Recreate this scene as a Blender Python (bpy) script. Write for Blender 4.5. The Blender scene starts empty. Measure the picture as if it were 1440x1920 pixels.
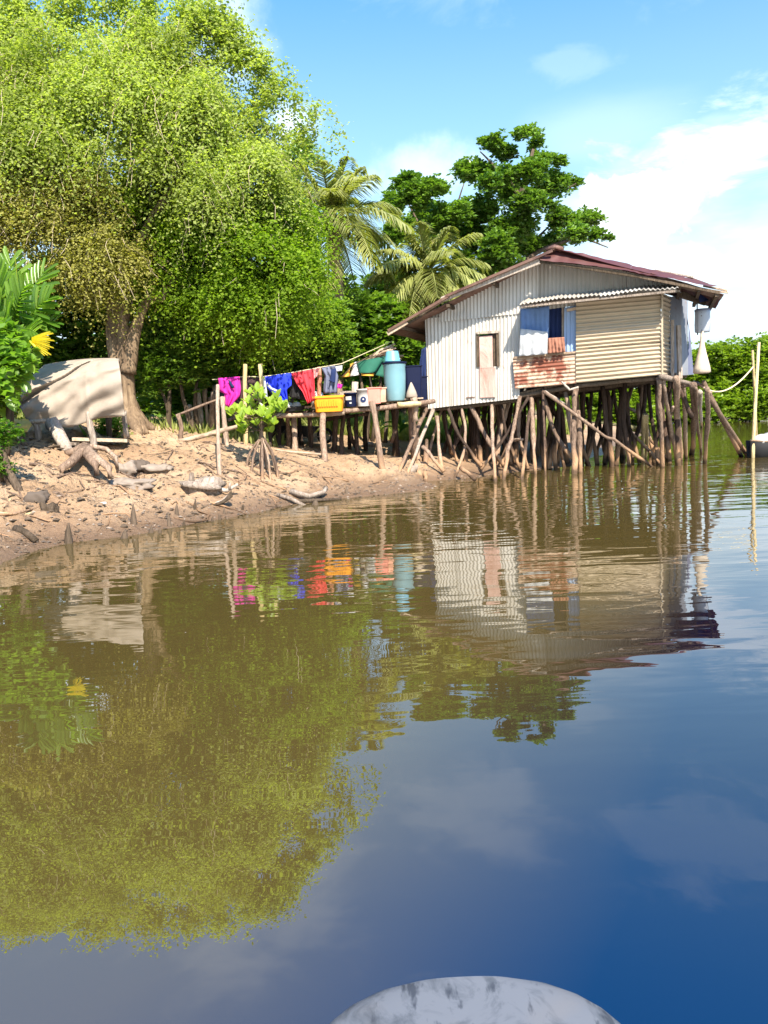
import bpy, math, random
import numpy as np
from mathutils import Vector, Matrix
RNG = np.random.default_rng(11); random.seed(5)
sc = bpy.context.scene
COL = sc.collection
# ---------------------------------------------------------------- camera
PITCH, ROLL, FPX, EYE = math.radians(7.2), math.radians(2.6), 1440.0, 1.3
cF = np.array([0, math.cos(PITCH), -math.sin(PITCH)])
_r0 = np.array([1.0, 0, 0]); _u0 = np.array([0, math.sin(PITCH), math.cos(PITCH)])
cR = math.cos(ROLL) * _r0 - math.sin(ROLL) * _u0
cU = math.sin(ROLL) * _r0 + math.cos(ROLL) * _u0
cam = bpy.data.cameras.new('camera'); camo = bpy.data.objects.new('camera', cam); COL.objects.link(camo)
cam.sensor_fit = 'HORIZONTAL'; cam.angle = 2 * math.atan(720 / FPX)
cam.clip_start = 0.05; cam.clip_end = 5000
camo.matrix_world = Matrix(((cR[0], cU[0], -cF[0], 0), (cR[1], cU[1], -cF[1], 0), (cR[2], cU[2], -cF[2], EYE), (0, 0, 0, 1)))
sc.camera = camo
# ---------------------------------------------------------------- world, sun, exposure
SUN_B, SUN_E = math.radians(163), math.radians(47)
world = bpy.data.worlds.new('World'); sc.world = world; world.use_nodes = True
sc.view_settings.view_transform = 'Standard'; sc.view_settings.look = 'None'
sc.view_settings.gamma = 1.0; sc.view_settings.use_curve_mapping = False
sc.view_settings.exposure = 1.42
sl = bpy.data.lights.new('sun', 'SUN'); sl.energy = 4.6; sl.angle = math.radians(0.6); sl.color = (1.0, 0.93, 0.82)
so = bpy.data.objects.new('sun', sl); COL.objects.link(so)
SUNV = Vector((math.sin(SUN_B) * math.cos(SUN_E), math.cos(SUN_B) * math.cos(SUN_E), math.sin(SUN_E)))
so.rotation_euler = SUNV.to_track_quat('Z', 'Y').to_euler(); so.location = (5, -20, 30)
sc.cycles.max_bounces = 6; sc.cycles.diffuse_bounces = 3; sc.cycles.glossy_bounces = 3
sc.cycles.transmission_bounces = 4; sc.cycles.transparent_max_bounces = 8

def ray(px, py):
    return cF + (px - 720) / FPX * cR - (py - 960) / FPX * cU

def W(px, py, Y):
    d = ray(px, py); return np.array([0, 0, EYE]) + d * (Y / d[1])

def build_world():
    nt = world.node_tree; N = nt.nodes; L = nt.links; N.clear()
    out = N.new('ShaderNodeOutputWorld'); bg = N.new('ShaderNodeBackground'); bg.inputs[1].default_value = 0.112
    sky = N.new('ShaderNodeTexSky'); sky.sky_type = 'NISHITA'; sky.sun_disc = False
    sky.sun_elevation = SUN_E; sky.sun_rotation = SUN_B; sky.air_density = 1.0; sky.dust_density = 0.6; sky.ozone_density = 2.5
    geo = N.new('ShaderNodeTexCoord'); vec = geo.outputs['Generated']
    hs = N.new('ShaderNodeHueSaturation'); hs.inputs['Hue'].default_value = 0.485; hs.inputs['Saturation'].default_value = 1.1
    L.new(sky.outputs[0], hs.inputs['Color'])
    hs2 = N.new('ShaderNodeHueSaturation'); hs2.inputs['Hue'].default_value = 0.50; hs2.inputs['Saturation'].default_value = 1.55; hs2.inputs['Value'].default_value = 1.45
    L.new(sky.outputs[0], hs2.inputs['Color'])
    s0 = N.new('ShaderNodeSeparateXYZ'); L.new(vec, s0.inputs[0]); r0 = N.new('ShaderNodeMapRange'); r0.interpolation_type = 'SMOOTHSTEP'; L.new(s0.outputs['Z'], r0.inputs['Value'])
    r0.inputs['From Min'].default_value = .36; r0.inputs['From Max'].default_value = .68
    m0 = N.new('ShaderNodeMix'); m0.data_type = 'RGBA'; L.new(r0.outputs[0], m0.inputs['Factor']); L.new(hs.outputs[0], m0.inputs['A']); L.new(hs2.outputs[0], m0.inputs['B'])
    cur = m0.outputs['Result']
    ns = N.new('ShaderNodeTexNoise'); ns.inputs['Scale'].default_value = 9; ns.inputs['Detail'].default_value = 7; ns.inputs['Roughness'].default_value = 0.6
    L.new(vec, ns.inputs['Vector'])
    ns2 = N.new('ShaderNodeTexNoise'); ns2.inputs['Scale'].default_value = 2.3; ns2.inputs['Detail'].default_value = 6
    mp = N.new('ShaderNodeMapping'); mp.inputs['Scale'].default_value = (1, 1, 3.2); L.new(vec, mp.inputs[0]); L.new(mp.outputs[0], ns2.inputs['Vector'])
    ns3 = N.new('ShaderNodeTexNoise'); ns3.inputs['Scale'].default_value = 7; ns3.inputs['Detail'].default_value = 8; ns3.inputs['Roughness'].default_value = .62; ns3.inputs['Distortion'].default_value = .4
    mp3 = N.new('ShaderNodeMapping'); mp3.inputs['Scale'].default_value = (1, 1, 2.6); mp3.inputs['Rotation'].default_value = (0, .25, 0); L.new(vec, mp3.inputs[0]); L.new(mp3.outputs[0], ns3.inputs['Vector'])
    def blob(px, py, rx, rz, gain, soft, namp, which):
        d = ray(px, py); d = d / np.linalg.norm(d)
        s = N.new('ShaderNodeVectorMath'); s.operation = 'SUBTRACT'; L.new(vec, s.inputs[0]); s.inputs[1].default_value = d
        m = N.new('ShaderNodeVectorMath'); m.operation = 'MULTIPLY'; L.new(s.outputs[0], m.inputs[0]); m.inputs[1].default_value = (1 / rx, 1 / rx, 1 / rz)
        ln = N.new('ShaderNodeVectorMath'); ln.operation = 'LENGTH'; L.new(m.outputs[0], ln.inputs[0])
        a = N.new('ShaderNodeMath'); a.operation = 'MULTIPLY_ADD'; L.new(which.outputs['Fac'], a.inputs[0]); a.inputs[1].default_value = -namp; a.inputs[2].default_value = namp * 0.5
        b = N.new('ShaderNodeMath'); b.operation = 'ADD'; L.new(ln.outputs['Value'], b.inputs[0]); L.new(a.outputs[0], b.inputs[1])
        r = N.new('ShaderNodeMapRange'); r.interpolation_type = 'SMOOTHSTEP'; L.new(b.outputs[0], r.inputs['Value'])
        r.inputs['From Min'].default_value = 1.0; r.inputs['From Max'].default_value = 1.0 - soft
        r.inputs['To Min'].default_value = 0; r.inputs['To Max'].default_value = gain
        return r.outputs[0]
    masks = [blob(1205, 395, .074, .042, .85, .45, 3.0, ns), blob(1270, 510, .10, .036, .55, .7, 3.2, ns),
             blob(1430, 260, .18, .055, .5, .98, 4.4, ns3), blob(1620, 500, .42, .14, .14, .98, 1.5, ns2), blob(1130, 240, .12, .04, .14, .9, 2.5, ns2), blob(1065, 112, .045, .016, .09, .98, 5.0, ns3),
             blob(1520, 430, .16, .045, .4, .95, 2.8, ns2), blob(790, 335, .11, .04, .35, .98, 3.0, ns), blob(430, 60, .06, .08, .4, .95, 2.5, ns),
             blob(545, 250, .045, .05, .7, .8, 2.0, ns), blob(860, -110, .16, .07, .15, .98, 3.5, ns3), blob(420, -260, .2, .08, .16, .98, 3.5, ns3), blob(1350, -190, .2, .06, .09, .98, 4, ns3), blob(-300, 300, .4, .2, .8, .9, 3, ns2), blob(2100, 350, .5, .16, .9, .9, 3, ns2)]
    tot = masks[0]
    for m in masks[1:]:
        a = N.new('ShaderNodeMath'); a.operation = 'MAXIMUM'; L.new(tot, a.inputs[0]); L.new(m, a.inputs[1]); tot = a.outputs[0]
    # general haze whitening near the horizon
    sp = N.new('ShaderNodeSeparateXYZ'); L.new(vec, sp.inputs[0])
    hz = N.new('ShaderNodeMapRange'); hz.interpolation_type = 'SMOOTHSTEP'; L.new(sp.outputs['Z'], hz.inputs['Value'])
    hz.inputs['From Min'].default_value = 0.42; hz.inputs['From Max'].default_value = 0.0; hz.inputs['To Min'].default_value = 0; hz.inputs['To Max'].default_value = .85
    mh = N.new('ShaderNodeMix'); mh.data_type = 'RGBA'; L.new(hz.outputs[0], mh.inputs['Factor']); L.new(cur, mh.inputs['A']); mh.inputs['B'].default_value = (2.45, 3.05, 3.45, 1); cur = mh.outputs['Result']
    class a: outputs = [tot]
    mix = N.new('ShaderNodeMix'); mix.data_type = 'RGBA'; L.new(a.outputs[0], mix.inputs['Factor']); L.new(cur, mix.inputs['A'])
    mix.inputs['B'].default_value = (6.3, 6.6, 6.9, 1)
    L.new(mix.outputs['Result'], bg.inputs[0]); L.new(bg.outputs[0], out.inputs[0])
build_world()

# ---------------------------------------------------------------- helpers
BASE = {}
def tag(o, label=None, cat=None, group=None, kind=None):
    if label: o['label'] = label
    if cat: o['category'] = cat
    if group: o['group'] = group
    if kind: o['kind'] = kind
    return o

def root(name, loc, label, cat, group=None):
    o = bpy.data.objects.new(name, None); COL.objects.link(o); o.location = [float(v) for v in loc]
    o.empty_display_size = .1
    BASE[o.name] = np.array(loc, float); return tag(o, label, cat, group)

class G:
    def __init__(s): s.v = []; s.f = []; s.n = 0; s.fm = []
    def add(s, v, f, mi=0):
        v = np.asarray(v, float).reshape(-1, 3); s.v.append(v)
        for q in f: s.f.append([i + s.n for i in q]); s.fm.append(mi)
        s.n += len(v)
    def tube(s, pts, rad, seg=8, wob=0.0, cap=True, flat=1.0):
        P = np.asarray(pts, float); n = len(P)
        if np.isscalar(rad): rad = [rad] * n
        T = np.gradient(P, axis=0); T /= np.linalg.norm(T, axis=1)[:, None] + 1e-9
        ref = np.array([0.13, 0.21, 1.0]) if abs(T[0][2]) < .8 else np.array([1.0, .17, .05])
        vs = []
        ph = RNG.random() * 6
        for i in range(n):
            a = np.cross(T[i], ref); a /= np.linalg.norm(a); b = np.cross(T[i], a)
            for k in range(seg):
                t = 2 * math.pi * k / seg
                r = rad[i] * (1 + wob * (math.sin(3 * t + i * .9 + ph) * .5 + RNG.normal() * .5))
                vs.append(P[i] + r * (math.cos(t) * a + flat * math.sin(t) * b))
        fs = [[i * seg + k, i * seg + (k + 1) % seg, (i + 1) * seg + (k + 1) % seg, (i + 1) * seg + k] for i in range(n - 1) for k in range(seg)]
        if cap: fs += [list(range(seg))[::-1], [(n - 1) * seg + k for k in range(seg)]]
        s.add(vs, fs); return s
    def bar(s, p, q, w, h, up=(0, 0, 1)):
        p = np.asarray(p, float); q = np.asarray(q, float); d = q - p; d /= np.linalg.norm(d)
        a = np.cross(d, up); a /= np.linalg.norm(a); b = np.cross(a, d)
        vs = [c + sx * a * w / 2 + sy * b * h / 2 for c in (p, q) for sx, sy in ((-1, -1), (1, -1), (1, 1), (-1, 1))]
        s.add(vs, [[0, 1, 2, 3][::-1], [4, 5, 6, 7], [0, 1, 5, 4], [1, 2, 6, 5], [2, 3, 7, 6], [3, 0, 4, 7]]); return s
    def lathe(s, c, prof, seg=24, sx=1.0, sy=1.0, rot=0):
        c = np.asarray(c, float); vs = []
        for r, z in prof:
            for k in range(seg):
                t = 2 * math.pi * k / seg; x = r * math.cos(t) * sx; y = r * math.sin(t) * sy
                vs.append(c + np.array([x * math.cos(rot) - y * math.sin(rot), x * math.sin(rot) + y * math.cos(rot), z]))
        n = len(prof)
        fs = [[i * seg + k, i * seg + (k + 1) % seg, (i + 1) * seg + (k + 1) % seg, (i + 1) * seg + k] for i in range(n - 1) for k in range(seg)]
        fs += [list(range(seg))[::-1], [(n - 1) * seg + k for k in range(seg)]]
        s.add(vs, fs); return s
    def grid(s, P):
        P = np.asarray(P, float); a, b = P.shape[:2]
        s.add(P.reshape(-1, 3), [[i * b + j, i * b + j + 1, (i + 1) * b + j + 1, (i + 1) * b + j] for i in range(a - 1) for j in range(b - 1)]); return s
    def blob(s, c, r, seed=0, amp=.25, seg=12, fr=1.7):
        rg = np.random.default_rng(seed); c = np.asarray(c, float); vs = []
        ph = rg.random((6, 3)) * 6; fq = rg.normal(size=(6, 3)) * fr
        nr = seg // 2
        for i in range(nr + 1):
            th = math.pi * i / nr
            for k in range(seg):
                t = 2 * math.pi * k / seg
                d = np.array([math.sin(th) * math.cos(t), math.sin(th) * math.sin(t), math.cos(th)])
                q = 1 + amp * np.mean(np.sin((fq * d).sum(1) * 1.6 + ph[:, 0])) * 1.8
                vs.append(c + d * np.asarray(r) * q)
        fs = [[i * seg + k, i * seg + (k + 1) % seg, (i + 1) * seg + (k + 1) % seg, (i + 1) * seg + k] for i in range(nr) for k in range(seg)]
        s.add(vs, fs); return s
    def make(s, name, mat, parent=None, smooth=True, thick=0, sub=0, loc=None):
        V = np.concatenate(s.v)
        if parent is not None: b = BASE[parent.name]
        elif loc is not None: b = np.asarray(loc, float)
        else:
            mn, mx = V.min(0), V.max(0); b = np.array([(mn[0] + mx[0]) / 2, (mn[1] + mx[1]) / 2, mn[2]])
        me = bpy.data.meshes.new(name); me.from_pydata((V - b).tolist(), [], s.f)
        for m in (mat if isinstance(mat, (list, tuple)) else [mat]): me.materials.append(m)
        if any(s.fm): me.polygons.foreach_set('material_index', s.fm)
        me.polygons.foreach_set('use_smooth', [bool(smooth)] * len(me.polygons)); me.validate(); me.update()
        o = bpy.data.objects.new(name, me); COL.objects.link(o)
        if parent is None: o.location = b.tolist()
        else: o.parent = parent
        BASE[o.name] = b
        if thick:
            m = o.modifiers.new('s', 'SOLIDIFY'); m.thickness = thick; m.offset = 0
        if sub:
            m = o.modifiers.new('u', 'SUBSURF'); m.levels = sub; m.render_levels = sub
        return o

def put(data, name, parent, mw):
    o = bpy.data.objects.new(name, data); COL.objects.link(o); o.parent = parent
    b = BASE[parent.name] if parent is not None else np.zeros(3)
    m = mw.copy(); m.translation = m.translation - Vector(b.tolist()); o.matrix_local = m
    BASE[o.name] = b; return o

def frame(p, d, n, s=1.0, sx=1.0):
    """matrix with local Y along d, Z near n"""
    d = Vector(d).normalized(); n = Vector(n); x = d.cross(n).normalized(); z = x.cross(d)
    return Matrix(((x[0] * s * sx, d[0] * s, z[0] * s, p[0]), (x[1] * s * sx, d[1] * s, z[1] * s, p[1]), (x[2] * s * sx, d[2] * s, z[2] * s, p[2]), (0, 0, 0, 1)))

def vnoise(x, y, seed=0):
    def h(i, j):
        v = np.sin(i * 127.1 + j * 311.7 + seed * 74.7) * 43758.5453; return v - np.floor(v)
    i = np.floor(x); j = np.floor(y); u = x - i; v = y - j; u = u * u * (3 - 2 * u); v = v * v * (3 - 2 * v)
    return (h(i, j) * (1 - u) * (1 - v) + h(i + 1, j) * u * (1 - v) + h(i, j + 1) * (1 - u) * v + h(i + 1, j + 1) * u * v) * 2 - 1
def fbm(x, y, o=4, seed=0):
    t = 0; a = 1
    for k in range(o): t = t + a * vnoise(x * 2 ** k, y * 2 ** k, seed + k * 9); a *= .5
    return t

# ---------------------------------------------------------------- materials
def newmat(name):
    m = bpy.data.materials.new(name); m.use_nodes = True; N = m.node_tree.nodes; L = m.node_tree.links
    return m, N, L, N['Principled BSDF']
def noise(N, L, scale, detail=4, rough=.55, stretch=None, co='Object', dist=0):
    t = N.new('ShaderNodeTexCoord'); n = N.new('ShaderNodeTexNoise'); n.inputs['Scale'].default_value = scale
    n.inputs['Detail'].default_value = detail; n.inputs['Roughness'].default_value = rough; n.inputs['Distortion'].default_value = dist
    src = t.outputs[co] if co != 'World' else N.new('ShaderNodeNewGeometry').outputs['Position']
    if stretch:
        m = N.new('ShaderNodeMapping'); m.inputs['Scale'].default_value = stretch; L.new(src, m.inputs[0]); src = m.outputs[0]
    L.new(src, n.inputs['Vector']); return n
def ramp(N, L, src, stops):
    r = N.new('ShaderNodeValToRGB'); L.new(src, r.inputs[0]); e = r.color_ramp.elements
    while len(e) < len(stops): e.new(.5)
    for k, (p, c) in enumerate(stops):
        e[k].position = p; e[k].color = (*c, 1) if len(c) == 3 else c
    return r.outputs[0]
def mixc(N, L, f, a, b, mode='MIX'):
    m = N.new('ShaderNodeMix'); m.data_type = 'RGBA'; m.blend_type = mode
    for k, v in (('Factor', f), ('A', a), ('B', b)):
        if hasattr(v, 'is_linked'): L.new(v, m.inputs[k])
        elif k == 'Factor': m.inputs[k].default_value = v
        else: m.inputs[k].default_value = (*v, 1)
    return m.outputs['Result']
def bump(N, L, bs, h, strength, dist=.02):
    b = N.new('ShaderNodeBump'); b.inputs['Strength'].default_value = strength; b.inputs['Distance'].default_value = dist
    L.new(h, b.inputs['Height']); L.new(b.outputs[0], bs.inputs['Normal'])
def mr(N, L, src, a, b, c=0, d=1):
    r = N.new('ShaderNodeMapRange'); L.new(src, r.inputs['Value']); r.inputs['From Min'].default_value = a; r.inputs['From Max'].default_value = b
    r.inputs['To Min'].default_value = c; r.inputs['To Max'].default_value = d; return r.outputs[0]

def leafmat(name, c1, c2, c3, trans=.45, rough=.45, tc=1.5, spec=.35):
    m, N, L, bs = newmat(name)
    g = N.new('ShaderNodeNewGeometry'); n = noise(N, L, .8, 3, co='World')
    fr = N.new('ShaderNodeMath'); fr.operation = 'ADD'; L.new(g.outputs['Random Per Island'], fr.inputs[0]); L.new(N.new('ShaderNodeObjectInfo').outputs['Random'], fr.inputs[1])
    f2 = N.new('ShaderNodeMath'); f2.operation = 'FRACT'; L.new(fr.outputs[0], f2.inputs[0])
    col = ramp(N, L, f2.outputs[0], [(0, c1), (.5, c2), (1, c3)])
    col = mixc(N, L, mr(N, L, n.outputs['Fac'], .35, .65, 0, .55), col, [v * 1.5 for v in c3])
    L.new(col, bs.inputs['Base Color']); bs.inputs['Roughness'].default_value = rough; bs.inputs['Specular IOR Level'].default_value = spec
    tr = N.new('ShaderNodeBsdfTranslucent'); mu = mixc(N, L, 1.0, col, (tc * 1.15, tc * 1.25, tc * .4), 'MULTIPLY')
    L.new(mu, tr.inputs['Color']); ms = N.new('ShaderNodeMixShader'); ms.inputs[0].default_value = trans
    L.new(bs.outputs[0], ms.inputs[1]); L.new(tr.outputs[0], ms.inputs[2]); L.new(ms.outputs[0], N['Material Output'].inputs[0])
    return m
def woodmat(name, c1, c2, c3, sc_=6, wet=True, stretch=(4, 4, .6), rough=.85):
    m, N, L, bs = newmat(name)
    n = noise(N, L, sc_, 6, .65, stretch, dist=.6); n2 = noise(N, L, 2.3, 3)
    oi = N.new('ShaderNodeObjectInfo')
    a = N.new('ShaderNodeMath'); a.operation = 'MULTIPLY_ADD'; L.new(oi.outputs['Random'], a.inputs[0]); a.inputs[1].default_value = .3; L.new(n.outputs['Fac'], a.inputs[2])
    a2 = N.new('ShaderNodeMath'); a2.operation = 'SUBTRACT'; L.new(a.outputs[0], a2.inputs[0]); a2.inputs[1].default_value = .15
    col = ramp(N, L, a2.outputs[0], [(.25, c1), (.5, c2), (.75, c3)])
    col = mixc(N, L, mr(N, L, n2.outputs['Fac'], .5, .75, 0, .5), col, c1)
    if wet:
        p = N.new('ShaderNodeSeparateXYZ'); L.new(N.new('ShaderNodeNewGeometry').outputs['Position'], p.inputs[0])
        w = N.new('ShaderNodeMath'); w.operation = 'MULTIPLY_ADD'; L.new(n2.outputs['Fac'], w.inputs[0]); w.inputs[1].default_value = -.5; L.new(p.outputs['Z'], w.inputs[2])
        col = mixc(N, L, mr(N, L, w.outputs[0], .28, .02, 0, .85), col, (.40, .235, .125))
        col = mixc(N, L, mr(N, L, w.outputs[0], -.08, -.2, 0, .85), col, (.05, .032, .02))
    L.new(col, bs.inputs['Base Color']); bs.inputs['Roughness'].default_value = rough; bs.inputs['Specular IOR Level'].default_value = .2
    bump(N, L, bs, n.outputs['Fac'], 1.0, .035); return m
def metalmat(name, base, dirt, rust, ramt=.12, st=(1, 1, .25), rough=.5, metal=.15, rs=1.6):
    m, N, L, bs = newmat(name)
    n = noise(N, L, 3.5, 5, .6, st); n2 = noise(N, L, rs, 6, .7); n3 = noise(N, L, 22, 4, .7)
    col = mixc(N, L, mr(N, L, n.outputs['Fac'], .42, .72, 0, .75), base, dirt)
    col = mixc(N, L, mr(N, L, n3.outputs['Fac'], .58, .8, 0, .4), col, dirt)
    rr = mr(N, L, n2.outputs['Fac'], .72 - ramt, .8 - ramt)
    col = mixc(N, L, rr, col, rust)
    L.new(col, bs.inputs['Base Color']); bs.inputs['Metallic'].default_value = metal
    L.new(mr(N, L, n2.outputs['Fac'], .4, .8, rough, .9), bs.inputs['Roughness'])
    bump(N, L, bs, n3.outputs['Fac'], .15, .01); return m
def plain(name, c, rough=.6, var=.15, scale=6, metal=0, spec=.4, trans=0, bmp=.15, dirt=None):
    m, N, L, bs = newmat(name)
    n = noise(N, L, scale, 5, .6)
    d = dirt or [v * .55 for v in c]
    col = mixc(N, L, mr(N, L, n.outputs['Fac'], .45, .8, 0, min(1, var * 4)), c, d)
    L.new(col, bs.inputs['Base Color']); bs.inputs['Roughness'].default_value = rough; bs.inputs['Metallic'].default_value = metal
    bs.inputs['Specular IOR Level'].default_value = spec
    bump(N, L, bs, n.outputs['Fac'], bmp, .01)
    if trans:
        tr = N.new('ShaderNodeBsdfTranslucent'); L.new(col, tr.inputs['Color']); ms = N.new('ShaderNodeMixShader'); ms.inputs[0].default_value = trans
        L.new(bs.outputs[0], ms.inputs[1]); L.new(tr.outputs[0], ms.inputs[2]); L.new(ms.outputs[0], N['Material Output'].inputs[0])
    return m
M = {}
M['tree'] = leafmat('tamarind_leaf', (.145, .18, .032), (.20, .24, .05), (.27, .305, .095), .5, tc=1.7, rough=.7, spec=.12)
M['tree_olive'] = leafmat('olive_leaf', (.13, .13, .025), (.21, .20, .04), (.28, .26, .08), .45, tc=1.4, rough=.7, spec=.12)
M['tree_low'] = leafmat('low_leaf', (.07, .125, .007), (.12, .19, .012), (.16, .23, .02), .5, tc=1.7, rough=.7, spec=.15)
M['bush'] = leafmat('bush_leaf', (.05, .11, .012), (.09, .17, .02), (.15, .23, .04), .45)
M['almond'] = leafmat('almond_leaf', (.045, .11, .014), (.09, .17, .022), (.16, .25, .04), .3, rough=.35, spec=.5)
M['mangrove'] = leafmat('mangrove_leaf', (.08, .13, .01), (.13, .20, .015), (.18, .25, .025), .45)
M['palm'] = leafmat('palm_leaf', (.13, .155, .035), (.22, .24, .06), (.33, .33, .13), .4, rough=.4, spec=.5, tc=1.3)
M['palm_dry'] = leafmat('palm_leaf_dry', (.3, .24, .11), (.42, .34, .16), (.5, .42, .22), .4, tc=1)
M['broad'] = leafmat('broad_leaf', (.02, .075, .005), (.06, .15, .012), (.17, .27, .04), .5, rough=.3, spec=.5)
M['yellow_leaf'] = leafmat('yellow_leaf', (.65, .48, .02), (.75, .6, .03), (.7, .6, .08), .35, tc=.9)
M['young'] = leafmat('young_mangrove_leaf', (.12, .2, .015), (.22, .33, .03), (.32, .4, .05), .5, rough=.3, spec=.5, tc=1.2)
M['grass'] = leafmat('grass_blade', (.12, .17, .03), (.2, .25, .05), (.3, .3, .1), .4)
M['twig'] = plain('twig', (.42, .33, .22), .9)
M['bark'] = woodmat('bark', (.10, .065, .04), (.22, .15, .09), (.40, .30, .19), 5, wet=False, stretch=(2.5, 2.5, .5))
M['bark_dark'] = woodmat('bark_dark', (.05, .035, .02), (.1, .07, .045), (.17, .12, .08), 7, wet=False)
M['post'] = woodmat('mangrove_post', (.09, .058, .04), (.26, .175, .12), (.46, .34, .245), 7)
M['post_dark'] = woodmat('shaded_post', (.03, .02, .014), (.07, .044, .03), (.16, .10, .07), 7)  # darker post wood, shade under the floor put into the colour
M['grey_wood'] = woodmat('grey_wood', (.16, .12, .09), (.34, .27, .21), (.55, .47, .38), 9)
M['bamboo'] = woodmat('bamboo', (.35, .25, .11), (.52, .40, .2), (.65, .52, .28), 5, wet=False, rough=.5)
M['plank'] = woodmat('plank', (.22, .15, .1), (.42, .31, .21), (.58, .45, .32), 8, wet=False, stretch=(1, 1, 1))
M['zinc'] = metalmat('zinc_white', (.52, .485, .425), (.37, .33, .27), (.42, .28, .18), .06)
M['zinc2'] = metalmat('zinc_grey', (.37, .34, .29), (.28, .25, .205), (.36, .23, .15), .09)
M['cream'] = metalmat('zinc_cream', (.45, .35, .225), (.31, .235, .15), (.32, .2, .11), .05, st=(.3, .3, 2))
M['zincblue'] = metalmat('zinc_blue', (.30, .40, .56), (.22, .3, .45), (.3, .2, .15), .03)
M['rust'] = metalmat('zinc_rusty', (.52, .38, .26), (.40, .24, .15), (.20, .06, .03), .26, st=(1, 1, 3), rs=1.9)
M['rustred'] = metalmat('rust_red', (.15, .075, .05), (.20, .13, .09), (.08, .035, .025), .2)
M['red'] = metalmat('roof_red', (.10, .034, .029), (.07, .028, .023), (.18, .07, .05), .1, rough=.45, rs=1.2)
M['roofund'] = metalmat('roof_zinc_old', (.2, .14, .11), (.14, .09, .07), (.16, .07, .04), .2)
M['pink'] = woodmat('pink_door', (.40, .22, .17), (.52, .33, .27), (.62, .44, .37), 4, wet=False, stretch=(1.2, 1.2, .4))
M['bluecloth'] = plain('cloth_paleblue', (.20, .33, .60), .9, .1, trans=.3)
M['navycloth'] = plain('cloth_navy', (.012, .025, .09), .9, .15, trans=.15)
M['white'] = plain('cloth_white', (.55, .55, .54), .9, .05, trans=.2)
M['brownc'] = plain('cloth_brown', (.30, .13, .08), .9, .2)
M['magenta'] = plain('cloth_magenta', (.75, .03, .36), .85, .1, trans=.25)
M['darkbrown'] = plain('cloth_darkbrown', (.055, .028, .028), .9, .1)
M['blue'] = plain('cloth_blue', (.015, .04, .62), .8, .15, trans=.2)
M['redc'] = plain('cloth_red', (.75, .05, .07), .85, .1, trans=.25)
M['pinkc'] = plain('cloth_pink', (.75, .30, .28), .85, .1, trans=.2)
M['greyc'] = plain('cloth_grey', (.13, .14, .2), .9, .2)
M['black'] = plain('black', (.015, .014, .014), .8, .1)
M['orange'] = plain('plastic_orange', (.85, .33, .01), .4, .05, spec=.5, trans=.1)
M['aqua'] = plain('plastic_aqua', (.14, .27, .30), .45, .15, 2.5, spec=.4, dirt=(.26, .40, .40))
M['aqua2'] = plain('plastic_teal', (.12, .33, .42), .4, .06, spec=.5)
M['navy'] = plain('plastic_navy', (.003, .006, .028), .6, .08, spec=.2)
M['whitep'] = plain('plastic_white', (.45, .43, .39), .45, .08, spec=.5)
M['salmon'] = plain('plastic_salmon', (.68, .22, .16), .55, .12, spec=.4, dirt=(.6, .35, .25))
M['greenc'] = plain('cloth_green', (.012, .10, .06), .8, .1, trans=.1)
M['yellowc'] = plain('cloth_yellow', (.85, .50, .08), .8, .1, trans=.4)
M['tarp'] = plain('tarp_canvas', (.33, .27, .21), .95, .22, 3.0, spec=.1, dirt=(.20, .16, .125), bmp=.4)
M['rope'] = plain('rope', (.6, .5, .3), .9)
M['boat'] = plain('boat_dark', (.05, .035, .03), .7)
M['stone'] = plain('stone', (.26, .205, .155), .95, .3, 4, bmp=.6, dirt=(.12, .085, .06))
M['stone_dark'] = plain('stone_dark', (.10, .075, .055), .95, .3, 4, bmp=.6)
M['driftwood'] = woodmat('driftwood', (.14, .10, .07), (.34, .27, .21), (.52, .44, .36), 6, wet=False)
M['stone_pale'] = plain('stone_pale', (.24, .19, .145), .95, .3, 5, bmp=.8, dirt=(.13, .09, .065))
M['zinc_shaded'] = metalmat('zinc_shaded', (.22, .23, .25), (.15, .15, .16), (.2, .12, .08), .1)  # shade of roof overhang and canopy painted into the side wall's zinc
# ================================================================ terrain and water
def rz(px, py, z=0.0):
    d = ray(px, py); t = (z - EYE) / d[2]; return np.array([0, 0, EYE]) + d * t
SH = [(-140, 1110), (0, 1056), (130, 1018), (250, 1003), (400, 975), (500, 957), (600, 938), (700, 915), (800, 902), (880, 896), (930, 889), (1010, 880), (1090, 868), (1140, 850), (1165, 832), (1190, 812)]
CP = [rz(*p) for p in SH]
for px, py, Y in [(240, 805, 14.5), (175, 850, 12), (20, 880, 10.5), (100, 930, 9.9), (250, 900, 11.4), (330, 830, 13.5), (410, 892, 11.7), (300, 968, 10.0), (560, 872, 13.4),
                  (605, 870, 14.1), (450, 832, 14), (500, 842, 14.6), (715, 882, 14.1), (640, 903, 13.1), (800, 886, 14.9), (850, 874, 15.8), (700, 852, 17), (600, 822, 19),
                  (850, 842, 19), (950, 842, 20), (1050, 832, 22), (1100, 816, 26), (900, 802, 27), (500, 925, 11.9), (130, 985, 9.2), (0, 1000, 8.5), (720, 900, 13.6)]:
    CP.append(W(px, py, Y))
CP += [np.array(p, float) for p in [(-6, 20, 1.35), (-10, 15, 1.5), (-9, 11, 1.3), (-2, 25, 1.2), (3, 30, 1.1), (-12, 8.5, 1.0), (-14, 24, 1.6), (8, 42, .9), (-5, 42, 1.3), (-16, 42, 1.6),
        (-8, 3.5, -.9), (-3, 5, -.9), (0, 8, -.9), (3, 11, -.7), (5, 13.5, -.45), (8, 18, -.9), (9.5, 25, -.7), (13, 35, -.8), (14, 14, -1.2), (0, 2, -1.3), (16, 24, -1.2), (18, 42, -.9), (-14, 3, -.6), (18, 5, -1.3)]]
CP = np.array(CP)
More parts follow.
